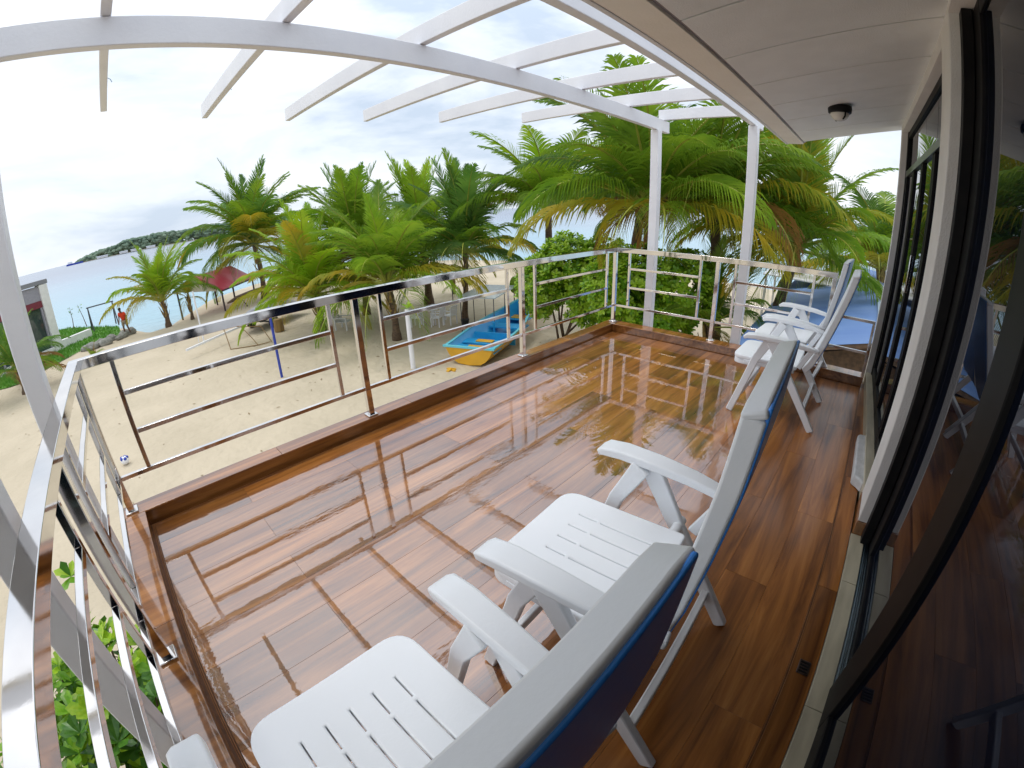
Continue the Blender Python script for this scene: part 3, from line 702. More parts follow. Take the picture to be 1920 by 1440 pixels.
palm('bright lime green young palm right of the boat trailer', (8.13, 19.31, GZ), (8.0, 19.35, -1.6), 4.2, [LM, LM, YL], 42, 6, weights=[.75, .05, .2], tr=.17, azoff=.3, maxk=5)
palm('dark palm with a burnt trunk between two young palms', (11.07, 20.29, GZ), (10.95, 20.3, -0.2), 4.6, [GR, DK, BR], 44, 7, weights=[.6, .3, .1], tr=.17, maxk=5)
palm('young green palm in front of the white post with a split trunk', (9.45, 14.89, GZ), (9.3, 14.95, -1.0), 4.0, [GR, LM, YL], 36, 8, weights=[.7, .15, .15], tr=.15, azoff=1.4, maxk=5)
palm('thick stemmed palm behind the white garden table', (14.5, 19.42, GZ), (14.35, 19.5, -0.3), 4.9, [LM, GR, YL], 40, 9, weights=[.35, .5, .15], tr=.22, maxk=5)
palm('slim dark green palm beside the blue and yellow boat', (12.91, 14.62, GZ), (13.05, 14.5, -0.2), 4.0, [DK, GR, YL], 42, 10, weights=[.75, .2, .05], tr=.13, azoff=.9, maxk=5)
palm('potted size palm seedling beside the round dark lantern', (17.1, 20.4, GZ), (17.1, 20.4, -2.7), 1.3, [GR, LM, YL], 8, 11, weights=[.6, .1, .3], tr=.08)
palm('huge old palm filling the view behind the far balcony corner', (11.9, 5.7, GZ), (10.9, 4.95, 1.55), 4.0, [GR, DK, YL], 40, 12, young=False, weights=[0.72, 0.2, 0.08], tr=.2, azoff=.5, maxk=4, mink=1)
palm('tall palm rising through the end of the pergola', (13.4, 7.1, GZ), (12.9, 6.2, 1.9), 3.4, [GR, DK, YL], 16, 13, young=False, weights=[.55, .3, .15], tr=.18, azoff=2.2, maxk=3, mink=0)
palm('palm whose yellow fronds hang behind the pergola end post', (13.2, 3.6, GZ), (12.6, 3.95, 1.7), 3.8, [GR, YL, BR], 40, 14, young=False, weights=[0.75, 0.15, 0.1], tr=.18, azoff=1.1, maxk=4, mink=1)
palm('upright palm with golden drooping fronds over the blue roof', (13.9, 2.4, GZ), (13.6, 1.75, 0.75), 3.8, [GR, YL, YL], 32, 15, young=False, weights=[0.65, 0.2, 0.15], tr=.18, azoff=.2, maxk=5, mink=0)
palm('pale palm behind the leafy bushes, left of the huge palm', (16.2, 12.6, GZ), (15.9, 12.2, 1.5), 4.3, [GR, LM, BR], 36, 16, young=False, weights=[.5, .3, .2], tr=.18, maxk=3, mink=1)
palm('palm standing furthest right beyond the blue roof', (20.0, -.9, GZ), (19.5, -0.7, 0.1), 4.2, [DK, GR, YL], 30, 17, young=False, weights=[.3, .4, .3], tr=.18, maxk=4, mink=1)
palm('small spiky palm inside the bushes next to the blue roof', (11.75, 3.6, GZ), (11.7, 3.4, -1.35), 2.2, [GR, DK, YL], 14, 18, weights=[.6, .3, .1], tr=.12)
palm('bushy palm at the left edge behind the white pergola post', (-5.3, 24.0, GZ), (-5.3, 24.0, -2.3), 2.8, [DK, GR, BR], 22, 19, weights=[.6, .3, .1], tr=.16, maxk=5)
palm('tiny palm seedling under the near end of the long railing', (-1.9, 25.6, GZ), (-1.9, 25.6, -3.05), 0.9, [GR, BR, YL], 7, 20, weights=[.5, .4, .1], tr=.07)

# ------------------------------------------------------------------ broad leaved shrubs
def leaf_geo(b, c, d, n_, L_, w_, mi=0):
    """obovate leaf, 4 faces, folded along its midrib"""
    d = d.normalized(); sd_ = d.cross(n_).normalized(); nn = sd_.cross(d)
    p = [c, c + d * L_ * .35 + sd_ * w_ * .30, c + d * L_ * .75 + sd_ * w_ * .5 - nn * L_ * .03, c + d * L_ - nn * L_ * .10, c + d * L_ * .75 - sd_ * w_ * .5 - nn * L_ * .03, c + d * L_ * .35 - sd_ * w_ * .30]
    m1, m2 = c + d * L_ * .35 - nn * w_ * .08, c + d * L_ * .75 - nn * w_ * .12
    b.face([p[0], p[1], m1], mi); b.face([p[1], p[2], m2, m1], mi); b.face([p[2], p[3], m2], mi)
    b.face([p[0], m1, p[5]], mi); b.face([m1, m2, p[4], p[5]], mi); b.face([m2, p[3], p[4]], mi)
def rosette(b, c, upv, r, L_, n=8, mi=(0, 1, 2)):
    a0 = r.random() * 6; upv = upv.normalized(); t1 = upv.orthogonal().normalized(); t2 = upv.cross(t1)
    m_ = r.choice(mi)
    for k in range(n):
        a = a0 + k * 2.4; el = .15 + .9 * k / n
        d = (t1 * cos(a) + t2 * sin(a)) * cos(el) + upv * sin(el)
        leaf_geo(b, c, d, upv, L_ * r.uniform(.8, 1.15), L_ * .48, m_ if r.random() < .8 else r.choice(mi))
def shrub(label, base, blobs, nros, L_, seed, stems=6, name='leafy_shrub', group=None):
    r = random.Random(seed); t = empty(name, base, 0, label, 'shrub', group); B_ = Vector(base)
    b = MB()
    for i in range(nros):
        c, rad = blobs[i % len(blobs)]; c = Vector(c) - B_
        u = Vector((r.gauss(0, 1), r.gauss(0, 1), r.gauss(0.25, 1))).normalized(); q = r.uniform(.55, 1.08) ** .6
        p = c + Vector((u.x * rad[0], u.y * rad[1], u.z * rad[2])) * q
        nn = 1 + .0 * noise.noise(p); 
        if noise.noise(p * 1.7 + Vector((seed, 0, 0))) < -.28: continue
        rosette(b, p, (u + Vector((0, 0, .7))), r, L_, 7)
    f = b.build('foliage', [leaf_lt, leaf_lt2, leaf_m], t, recalc=False); f['kind'] = 'stuff'
    for k in range(stems):
        c, rad = blobs[k % len(blobs)]; c = Vector(c) - B_; a = r.uniform(0, 6.28); p0 = Vector((cos(a) * .15, sin(a) * .15, -.05)); p3 = c + Vector((r.uniform(-.5, .5) * rad[0], r.uniform(-.5, .5) * rad[1], rad[2] * .3))
        pts = [p0, p0.lerp(p3, .3) + Vector((r.uniform(-.2, .2), r.uniform(-.2, .2), 0)), p0.lerp(p3, .65) + Vector((r.uniform(-.2, .2), r.uniform(-.2, .2), .1)), p3]
        MB().tube(pts, [.05, .04, .03, .012], 6).build('stem', twig_m, t, smooth=True)
    return t
shrub('bright broad leaved shrub behind the far left part of the railing', (13.3, 9.5, GZ), [((12.9, 8.9, -.65), (1.15, 1.1, 1.3)), ((13.6, 7.9, -.8), (1.1, 1.1, 1.35)), ((12.4, 9.7, -1.2), (.9, .9, 1.1)), ((13.2, 8.2, -1.6), (1.0, 1.0, .9))], 2600, .19, 31)
shrub('taller broad leaved shrub behind the far corner post and pergola post', (11.3, 5.0, GZ), [((11.0, 5.0, -.35), (.85, .85, .95)), ((11.5, 4.1, -.45), (.8, .8, 1.0)), ((10.6, 5.8, -.5), (.8, .8, .95)), ((11.3, 4.6, -1.4), (.8, .8, .8)), ((10.9, 5.5, -1.5), (.7, .7, .8))], 2400, .16, 32)
# shrub close under the near railing: its largest leaves are single parts
nb = empty('leafy_shrub', (-1.3, 3.2, GZ), 0, 'glossy broad leaved shrub right under the near railing, seen between its bars', 'shrub')
r = random.Random(5); lm = {}
for mi_, m_ in enumerate((leaf_m, leaf_lt, leaf_dk)):
    for v in range(3):
        b = MB(); leaf_geo(b, Vector((0, 0, 0)), Vector((1, 0, 0)), Vector((0, 0, 1)), 1, .46 + .06 * v); lm[(mi_, v)] = b.mesh('leaf', m_)
B0 = Vector((-1.3, 3.2, GZ)); cnt = 0; stuff_b = MB()
tips = []
for k in range(118):
    a = r.uniform(0, 2 * pi); q = sqrt(r.random()); p = Vector((-.92 + cos(a) * q * .75, 2.45 + sin(a) * q * 1.15, -.95 - .6 * q ** 2 + r.uniform(-.28, .2)))
    if p.x > -.22: p.x = -.22 - r.random() * .2
    tips.append(p)
tips.append(Vector((-1.02, 4.15, -1.02)))
tips.sort(key=lambda p: -(p.z - 0.2 * (p - Vector((-.6, 2.4, 0))).length))
for k, p in enumerate(tips):
    upv = Vector((r.uniform(-.4, .4), r.uniform(-.4, .4), 1)).normalized(); t1 = upv.orthogonal().normalized(); t2 = upv.cross(t1); a0 = r.random() * 6
    mi_ = r.choice((0, 0, 1, 1, 2))
    for j in range(8):
        a = a0 + j * 2.4; el = .10 + 1.05 * j / 8; d = (t1 * cos(a) + t2 * sin(a)) * cos(el) + upv * sin(el); Ls = r.uniform(.12, .185)
        if cnt < 296:
            o = bpy.data.objects.new('leaf', lm[(mi_ if r.random() < .85 else 2, r.randint(0, 2))]); C.objects.link(o); o.parent = nb
            sd_ = upv.cross(d).normalized(); nn = d.cross(sd_); M = Matrix((d, sd_, nn)).transposed().to_4x4(); M.translation = p - B0
            o.matrix_local = M @ Matrix.Diagonal((Ls, Ls, Ls, 1)); cnt += 1
        else: leaf_geo(stuff_b, p - B0, d, upv, Ls, Ls * .5, r.choice((0, 0, 1, 2)))
for k in range(520):
    a = r.uniform(0, 2 * pi); q = sqrt(r.random()); p = Vector((-1.1 + cos(a) * q * .95, 2.45 + sin(a) * q * 1.35, -1.25 - 1.1 * r.random())) - B0
    if p.x + B0.x > -.2: continue
    rosette(stuff_b, p, Vector((cos(a) * q, sin(a) * q, 1)), r, .16, 7)
f = stuff_b.build('foliage', [leaf_m, leaf_lt, leaf_dk], nb, recalc=False); f['kind'] = 'stuff'
for k, p in enumerate(tips[::4]):
    e_ = p - B0; pts = [Vector((r.uniform(-.1, .1), r.uniform(-.1, .1), -.05)), Vector((e_.x * .4, e_.y * .4, e_.z * .45)), Vector((e_.x * .8, e_.y * .8, e_.z * .8)), e_]
    MB().tube(pts, [.035, .025, .014, .006], 6).build('stem', twig_m, nb, smooth=True)

# ------------------------------------------------------------------ blue roofed building
blue_m = mat('blue_roof_sheet', (0.11, 0.20, 0.42), (0.15, 0.25, 0.46), rough=0.45, scale=1.5, stretch=(1, .3, 1))
bh = empty('blue_roofed_hut', (15, 0, GZ), label='low hut with blue corrugated metal roof beyond the far railing', cat='hut')
o3 = Vector((15, 0, GZ))
A_, E1, D_ = Vector((8.65, 2.0, -1.0)), Vector((15.3, 2.42, -1.09)), Vector((24, 2.88, -1.22))
R1, R2, H_ = Vector((8.6, -.70, -.26)), Vector((15.3, -.71, -.25)), Vector((27, .5, -.60))
B_, B2, B3 = Vector((8.6, -3.6, -1.06)), Vector((15.3, -3.6, -1.06)), Vector((27, -3.0, -1.1))
def corr(name, e0, e1, t0, t1, nrib):
    """corrugated sheet between eave e0-e1 and upper edge t0-t1, ribs run up the slope"""
    b = MB(); e0, e1, t0, t1 = [v - o3 for v in (e0, e1, t0, t1)]; nv = Vector((t0 - e0)).cross(e1 - e0).normalized()
    if nv.z < 0: nv = -nv
    N = nrib * 2
    for i in range(N + 1):
        s_ = i / N; h_ = nv * (0.045 if i % 2 else 0.0); b.v += [tuple(e0.lerp(e1, s_) + h_), tuple(t0.lerp(t1, s_) + h_)]
    for i in range(N): b.f.append((2 * i, 2 * i + 2, 2 * i + 3, 2 * i + 1)); b.m.append(0)
    return b.build(name, blue_m, bh, recalc=False)
corr('roof_sheet', A_, E1, R1, R2, 30); corr('roof_sheet', E1, D_, R2, H_, 40); corr('roof_sheet', B_, B2, R1, R2, 30); corr('roof_sheet', B2, B3, R2, H_, 70)
rc = mat('ridge_cap', (0.34, 0.42, 0.52), (0.28, 0.36, 0.46), rough=.35)
for p, q in ((R1, R2), (R2, H_)):
    rcap = MB().sweep([p - o3 + Vector((0, 0, .045)), q - o3 + Vector((0, 0, .05))], .34, .02).build('ridge_cap', rc, bh)
MB().sweep([A_ - o3 + Vector((.03, 0, -.05)), R1 - o3 + Vector((.03, 0, -.05)), B_ - o3 + Vector((.03, 0, -.05))], .05, .08).build('verge_board', twig_m, bh)
MB().box((-6.0, -3.4, 0.0), (8.6, 1.7, 2.2)).build('wall', mat('brown_matting', (0.20, 0.12, 0.07), (0.10, 0.06, 0.035), rough=.9, scale=9, bump=.5, stretch=(1, 1, 3)), bh)
gbl = MB(); gbl.v = [(-6.02, 1.72, 2.2), (-6.02, -3.42, 2.2), (-6.02, -.7, 2.98), (-5.9, 1.72, 2.2), (-5.9, -3.42, 2.2), (-5.9, -.7, 2.98)]; gbl.f = [(0, 1, 2), (5, 4, 3), (0, 3, 4, 1), (1, 4, 5, 2), (2, 5, 3, 0)]; gbl.m = [0] * 5
gbl.build('gable', twig_m, bh)
for k in range(12):
    for j in range(5):
        y_ = 1.5 - k * .42; MB().box((-6.07, y_ - .3, 1.0 + j * .24), (-6.005, y_ + .08, 1.09 + j * .24)).build('screen_slat', trunk_m, bh)
ws_ = empty('white_awning', (20, 2.4, GZ), label='white canvas awning beyond the blue roof, under the golden palm', cat='awning')
MB().prism([(-2.6, -1.6), (1.5, -1.6), (1.5, 1.4), (-2.0, 1.1)], 2.72, 2.76).build('canvas', white_paint, ws_)
for x_, y_ in ((-1.8, 1.0), (1.3, 1.2), (1.3, -1.4), (-2.4, -1.4)): MB().box((x_ - .04, y_ - .04, 0), (x_ + .04, y_ + .04, 2.72)).build('pole', white_paint, ws_)

# ------------------------------------------------------------------ boat on the sand
boat_blue = mat('boat_blue', (0.02, 0.30, 0.62), (0.03, 0.36, 0.66), rough=.35, scale=3); boat_yel = mat('boat_orange', (0.72, 0.38, 0.02), (0.62, 0.33, 0.02), rough=.4, scale=2)
boat_trim = mat('boat_turquoise', (0.12, 0.52, 0.62), (0.16, 0.56, 0.64), rough=.4, scale=3)
bo = empty('fishing_boat', (9.2, 10.2, GZ), radians(22.5), 'open wooden boat, blue inside and orange outside, hauled up on the sand', 'boat')
Lb = 6.5; N = 14; secs = []
for i in range(N + 1):
    t = i / N; w = .90 * (1 - max(0, (t - .35) / .65) ** 2.1) * (0.96 + .1 * sin(pi * min(1, t * 1.5))); h = .62 + .55 * t ** 2.2; kz = .02 + .45 * max(0, t - .6) ** 1.6
    secs.append((t * Lb, max(w, .015), h, kz))
def hull(outer):
    b = MB(); k = 9
    for x_, w, h, kz in secs:
        for j in range(k):
            a = -1 + 2 * j / (k - 1); o_ = 0 if outer else .045
            yy = (w - o_) * (abs(a) ** .55) * (1 if a > 0 else -1) if a else 0; zz = kz + o_ + (h - kz - o_) * abs(a) ** 1.9
            b.v.append((x_ * (.985 if not outer else 1) + (0 if outer else .04), yy, zz if abs(a) < 1 else h))
    for i in range(N):
        for j in range(k - 1):
            a = i * k + j; b.f.append((a, a + 1, a + k + 1, a + k)); b.m.append(0)
    b.f.append(tuple(range(k))); b.m.append(0)
    return b
hull(True).build('hull', boat_yel, bo, smooth='auto'); hull(False).build('inner_shell', boat_blue, bo, smooth='auto')
for sg in (-1, 1):
    MB().sweep([(x_, sg * (w - .02), h + .02) for x_, w, h, kz in secs], .09, .05).build('gunwale', boat_trim, bo)
MB().sweep([(0.0, -.92, .64), (0.0, .92, .64)], .10, .06).build('transom_trim', boat_trim, bo)
for x_, w_, m_ in ((.55, .42, boat_yel), (1.35, .26, boat_yel), (3.6, .4, boat_trim), (5.0, .5, boat_yel)):
    ww = min(.86, .9 * (1 - max(0, (x_ / Lb - .35) / .65) ** 2.1)) - .04
    MB().box((x_ - w_ / 2 - .12, -ww, .40), (x_ + w_ / 2 + .12, ww, .445)).build('thwart', boat_blue, bo)
    if m_ is boat_yel: MB().box((x_ - w_ / 2, -.32, .447), (x_ + w_ / 2, .32, .49)).build('hatch', boat_yel, bo, bevel=.02)
MB().box((2.2, -.8, .1), (2.26, .8, .52)).build('bulkhead', boat_blue, bo); MB().tube([(2.9, .3, .1), (2.9, .3, .75)], .04, 8).build('mooring_post', boat_blue, bo)
an = MB().sweep([(-.05, .55, .02), (-.2, .62, .07), (-.38, .58, .02)], .10, .04).sweep([(-.2, .42, .03), (-.2, .8, .03)], .08, .04).build('anchor', boat_yel, None); an.location = (8.75, 9.75, GZ); tag(an, 'small orange painted anchor on the sand beside the boat stern', 'anchor')

# ------------------------------------------------------------------ trailer with covered boat
tm = mat('trailer_steel', (0.12, 0.12, 0.13), (0.07, 0.07, 0.08), rough=.5, metal=.5); rubber = mat('rubber', (0.015, 0.015, 0.016), (0.02, 0.02, 0.02), rough=.8); cover_m = mat('grey_tarp', (0.30, 0.30, 0.31), (0.20, 0.20, 0.21), rough=.8, scale=3, bump=.6)
tl = empty('boat_trailer', (6.2, 23.0, GZ), radians(30), 'two wheeled boat trailer with long pale drawbar under the blue reflections of the railing', 'trailer')
MB().sweep([(-.4, -.55, .5), (2.8, -.45, .52)], .08, .1).build('side_beam', tm, tl); MB().sweep([(-.4, .55, .5), (2.8, .45, .52)], .08, .1).build('side_beam', tm, tl)
MB().sweep([(-4.6, 0, .42), (-.4, 0, .5)], .09, .09).build('drawbar', white_paint, tl); MB().sweep([(.3, -.75, .32), (.3, .75, .32)], .07, .07).build('axle', tm, tl)
for x_ in (-.4, 1.2, 2.8): MB().sweep([(x_, -.5, .52), (x_, .5, .52)], .07, .08).build('cross_beam', tm, tl)
for sg in (-1, 1):
    w = MB().tube([(.3, sg * .70, .30), (.3, sg * .73, .30), (.3, sg * .86, .30), (.3, sg * .89, .30)], [.27, .31, .31, .27], 22).build('wheel', rubber, tl, smooth='auto')
    MB().tube([(.3, sg * .892, .30), (.3, sg * .905, .30)], [.16, .14], 16).build('rim', white_paint, w, smooth='auto')
cv = empty('covered_boat', (6.2, 23.0, GZ + .6), radians(30), 'small boat under a grey tarpaulin on the trailer', 'boat')
b = MB(); k = 11
for i in range(13):
    t = i / 12; w = .75 * sin(pi * (t * .82 + .12)) ** .6; hh = .62 * sin(pi * (t * .85 + .1)) ** .8
    for j in range(k):
        a = pi * j / (k - 1); b.v.append((-.9 + 4.0 * t, -w * cos(a), hh * sin(a) ** .75 * (1 + .1 * noise.noise(Vector((t * 6, a * 2, 0))))))
for i in range(12):
    for j in range(k - 1): a = i * k + j; b.f.append((a, a + 1, a + k + 1, a + k)); b.m.append(0)
b.build('tarpaulin', cover_m, cv, smooth=True); MB().sweep([(-1, -.45, .0), (3.2, -.45, .02)], .5, .1).build('hull', tm, cv)
ped = MB().tube([(0, 0, 0), (0, 0, .12), (0, 0, .55), (0, 0, .6)], [.24, .25, .22, .2], 14).build('wooden_drum', mat('barrel', (0.30, 0.19, 0.06), (0.2, .12, .04), rough=.7, stretch=(1, 1, .2)), None, smooth='auto'); ped.location = (6.75, 21.4, GZ); tag(ped, 'ochre wooden drum standing by the trailer wheel', 'drum')

# ------------------------------------------------------------------ red roofed shelter
sh = empty('beach_shelter', (6.5, 31.5, GZ), radians(3), 'open beach shelter with red gabled roof and dark posts', 'shelter')
redm = mat('red_roof', (0.55, 0.05, 0.09), (0.62, 0.16, 0.20), rough=.4, scale=.8); dkm = mat('dark_timber', (0.045, 0.03, 0.035), (0.06, .04, .04), rough=.6)
# gable faces the balcony; ridge runs away to the right
rd = [(-1.85, 0.0, 2.60), (1.6, 3.2, 2.60)]; el = [(-3.3, .2, 1.85), (.2, 3.4, 1.85)]; er = [(-.25, -.5, 1.42), (3.0, 2.6, 1.50)]
for a, b_, nm in ((el, rd, 'roof_slope'), (er, rd, 'roof_slope')):
    b = MB(); p = [Vector(a[0]), Vector(a[1]), Vector(b_[1]), Vector(b_[0])]; b.face(p); b.face([q - Vector((0, 0, .05)) for q in reversed(p)])
    for i in range(4): q0, q1 = p[i], p[(i + 1) % 4]; b.face([q0, q0 - Vector((0, 0, .05)), q1 - Vector((0, 0, .05)), q1])
    b.build(nm, redm, sh)
b = MB(); b.face([Vector(el[0]) + Vector((.25, .15, -.06)), Vector(er[0]) + Vector((-.2, .15, -.04)), Vector(rd[0]) + Vector((0, .15, -.08))]); b.build('gable_panel', mat('cream_board', (.72, .66, .55), rough=.7), sh, recalc=False)
MB().sweep([Vector(rd[0]) + Vector((0, -.02, 0)), Vector(er[0]) + Vector((0, -.02, 0))], .06, .14).build('barge_board', redm, sh); MB().sweep([Vector(rd[0]) + Vector((0, -.02, 0)), Vector(el[0]) + Vector((0, -.02, 0))], .06, .14).build('barge_board', dkm, sh)
MB().sweep([Vector(er[0]) + Vector((0, 0, -.06)), Vector(er[1]) + Vector((0, 0, -.06))], .06, .1).build('eave_beam', dkm, sh)
for x_, y_, h_ in ((-.3, -.4, 1.38), (.75, .55, 1.40), (2.8, 2.45, 1.42), (-3.0, .35, 1.75), (0.1, 3.2, 1.8)): MB().box((x_ - .05, y_ - .05, 0), (x_ + .05, y_ + .05, h_)).build('post', dkm if x_ > -1 else tm, sh)
cn = empty('upturned_canoe', (8.3, 31.0, GZ), radians(12), 'dark outrigger canoe resting on low trestles by the shelter', 'canoe')
MB().sweep([(-2.0, 0, .55), (-1.2, 0, .72), (0, 0, .85), (1.2, 0, .95), (2.1, 0, 1.15)], [.05, .42, .5, .42, .05], [.1, .26, .3, .26, .12]).build('hull', trunk_m, cn, bevel=.04)
for x_ in (-1, 1): MB().sweep([(x_ - .4, 0, 0), (x_, 0, .7), (x_ + .4, 0, 0)], .06, .06, side=(0, 1, 0)).build('trestle', dkm, cn)

# ------------------------------------------------------------------ poles, ball, furniture on the beach
blm = mat('blue_paint', (0.02, 0.045, 0.32), (0.03, .06, .36), rough=.4)
p = empty('volleyball_pole', (4.45, 14.54, GZ), label='short dark blue pole standing in the sand', cat='pole'); MB().tube([(0, 0, -.1), (.02, 0, 1.2), (.03, 0, 2.35)], .045, 10).build('pole', blm, p, smooth='auto'); MB().tube([(.03, 0, 2.35), (.03, 0, 2.42)], [.06, .05], 10).build('cap', blm, p)
p = empty('white_post', (7.9, 11.55, GZ), label='thick white post with a green sprout on top, left of the boat', cat='post'); MB().tube([(0, 0, -.1), (0, 0, 1.0), (0, 0, 2.0)], [.085, .08, .075], 12).build('post', white_paint, p, smooth='auto')
b = MB(); rosette(b, Vector((.04, 0, 2.02)), Vector((0, 0, 1)), R, .26, 8); rosette(b, Vector((.12, .05, 1.8)), Vector((.5, 0, 1)), R, .22, 7); q_ = b.build('sprout', [leaf_lt, leaf_lt, leaf_m], p, recalc=False); q_['kind'] = 'stuff'
p = empty('net_post', (3.42, 23.54, GZ), label='thin white net post near the trailer drawbar', cat='post'); MB().tube([(0, 0, -.1), (0, 0, 2.5)], .04, 8).build('post', white_paint, p); MB().tube([(-.25, .1, -.1), (-.2, .1, .5)], .02, 6).build('stake', white_paint, p)
p = empty('net_post', (10.4, 22.0, GZ), label='thin white net post showing above the railing under the palms', cat='post'); MB().tube([(0, 0, -.1), (0, 0, 2.6)], .04, 8).build('post', white_paint, p); MB().tube([(0, 0, 2.6), (0, 0, 2.66)], [.05, .04], 8).build('cap', white_paint, p)
bl = empty('beach_ball', (-.872, 12.0, GZ + .11), label='small white and blue ball lying on the sand', cat='ball'); MB().ball((0, 0, 0), .11, 20, 12).build('shell', white_paint, bl, smooth=True)
for k in range(5): a = k * 1.256; MB().ball((cos(a) * .075, sin(a) * .075, .06), .045, 10, 6).build('patch', blm, bl, smooth=True)
MB().ball((0, 0, .078), .038, 10, 6).build('patch', blm, bl, smooth=True)
wire = mat('rusty_wire', (0.25, 0.16, 0.07), (0.2, .12, .05), rough=.8)
gf = empty('goal_frame', (4.8, 20.8, GZ), label='small bent wire goal frame lying open on the sand', cat='goal')
for pp in ([(-.75, -.5, .02), (-.7, .3, .75), (-.9, 1.0, .95)], [(-.75, -.5, .02), (.35, -1.1, .03), (.9, -1.2, .05)], [(-.9, 1.0, .95), (.1, .4, .7), (.9, -.1, .6)], [(.9, -.1, .6), (.95, -1.2, .05)], [(.1, .4, .7), (.3, -.2, .3), (.35, -1.1, .03)]): MB().tube(pp, .022, 6).build('bar', wire, gf)
lg = empty('lounge_chair', (8.95, 18.6, GZ), radians(215), 'white slatted lounge chair on the sand between railing posts', 'chair')
grey_pl = mat('weathered_white', (0.62, 0.62, 0.60), (0.52, .52, .5), rough=.6)
for k in range(6): MB().box((-.28, -.3 + k * .1, .36), (.28, -.215 + k * .1, .385)).build('slat', grey_pl, lg)
for k in range(7): z_ = .42 + k * .09; MB().sweep([(-.28, -.34 - k * .035, z_), (.28, -.34 - k * .035, z_)], .03, .07).build('back_slat', grey_pl, lg)
for sg in (-1, 1):
    for y_ in (-.3, .28): MB().box((sg * .31 - .025, y_ - .03, 0), (sg * .31 + .025, y_ + .03, .55)).build('leg', grey_pl, lg)
    MB().box((sg * .31 - .04, -.36, .55), (sg * .31 + .04, .32, .585)).build('armrest', grey_pl, lg)
    MB().sweep([(sg * .27, -.3, .36), (sg * .27, -.56, 1.0)], .04, .04).build('back_post', grey_pl, lg)
gt = empty('garden_table', (12.1, 15.9, GZ), radians(20), 'white plastic garden table under the palms', 'table')
MB().box((-.6, -.4, .68), (.6, .4, .72)).build('table_top', white_paint, gt, bevel=.01)
for x_ in (-.52, .52):
    for y_ in (-.32, .32): MB().box((x_ - .03, y_ - .03, 0), (x_ + .03, y_ + .03, .68)).build('leg', white_paint, gt)
def pchair(loc, rz, label):
    t = empty('plastic_chair', loc, rz, label, 'chair', 'white plastic garden chairs round the table')
    MB().box((-.22, -.2, .41), (.22, .22, .44)).build('seat', white_paint, t, bevel=.01)
    for k in range(5): MB().sweep([(-.17 + k * .085, -.2, .44), (-.17 + k * .085, -.28, .84)], .05, .015, side=(1, 0, 0)).build('back_slat', white_paint, t)
    MB().sweep([(-.21, -.28, .85), (.21, -.28, .85)], .03, .06).build('top_rail', white_paint, t)
    for x_ in (-.2, .2):
        for y_ in (-.19, .2): MB().box((x_ - .02, y_ - .02, 0), (x_ + .02, y_ + .02, .41)).build('leg', white_paint, t)
        MB().box((x_ - .03, -.24, .63), (x_ + .03, .2, .655)).build('armrest', white_paint, t); MB().box((x_ - .018, .15, .44), (x_ + .018, .19, .63)).build('arm_post', white_paint, t)
    return t
c0 = pchair((11.75, 15.15, GZ), radians(200 - 180 + 5), 'white plastic chair at the near side of the garden table, left one')
for loc, rz, lb in (((12.35, 14.95, GZ), 8, 'white plastic chair at the near side of the table, next to the slim palm'), ((11.2, 15.9, GZ), -60, 'white plastic chair at the left end of the garden table')):
    c_ = copy_tree(c0); c_.location = loc; c_.rotation_euler = (0, 0, radians(rz)); c_['label'] = lb
lt_ = empty('garden_lantern', (15.2, 18.2, GZ), label='round dark lantern on a thin stalk behind the table', cat='lantern'); MB().tube([(0, 0, -.1), (0, 0, 1.25)], .025, 6).build('stalk', tm, lt_); MB().ball((0, 0, 1.5), .24, 14, 9).build('globe', tm, lt_, smooth=True)
cp = empty('canopy_table', (12.9, 13.0, GZ), radians(25), 'pale glass topped canopy on thin posts behind the boat', 'canopy')
MB().box((-1.4, -.8, 1.58), (1.4, .8, 1.63)).build('top', mat('pale_sheet', (.62, .66, .66), (.55, .6, .62), rough=.25), cp)
for x_ in (-1.3, 0, 1.3):
    for y_ in (-.7, .7): MB().tube([(x_, y_, -.05), (x_, y_, 1.58)], .018, 6).build('post', tm, cp)
lp = empty('round_sign', (14.7, 13.2, GZ), label='yellow green round paddle sign on a stick behind the boat', cat='sign'); MB().tube([(0, 0, -.1), (0, 0, 1.3)], .02, 6).build('stick', twig_m, lp); MB().ball((0, 0, 1.6), (.3, .06, .38), 16, 9).build('paddle', fr_lime, lp, smooth=True)
pt_ = empty('plant_pot', (12.55, 14.2, GZ), label='black pot with dark twigs near the boat', cat='plant pot'); MB().tube([(0, 0, 0), (0, 0, .28), (0, 0, .3)], [.13, .19, .19], 14).build('pot', rubber, pt_, smooth='auto'); MB().tube([(0, 0, .25), (.03, 0, .8), (.0, .02, 1.0)], [.03, .02, .008], 6).build('stem', twig_m, pt_)
sw = empty('swing_frame', (-1.6, 37.5, GZ), radians(10), 'dark A-frame swing stand on the grass by the water', 'swing frame')
for sg in (-1, 1):
    MB().tube([(sg * .9, -.6, 0), (sg * .9, 0, 1.7)], .05, 6).build('leg', tm, sw); MB().tube([(sg * .9, .6, 0), (sg * .9, 0, 1.7)], .05, 6).build('leg', tm, sw)
MB().tube([(-1, 0, 1.7), (1, 0, 1.7)], .05, 6).build('beam', tm, sw)
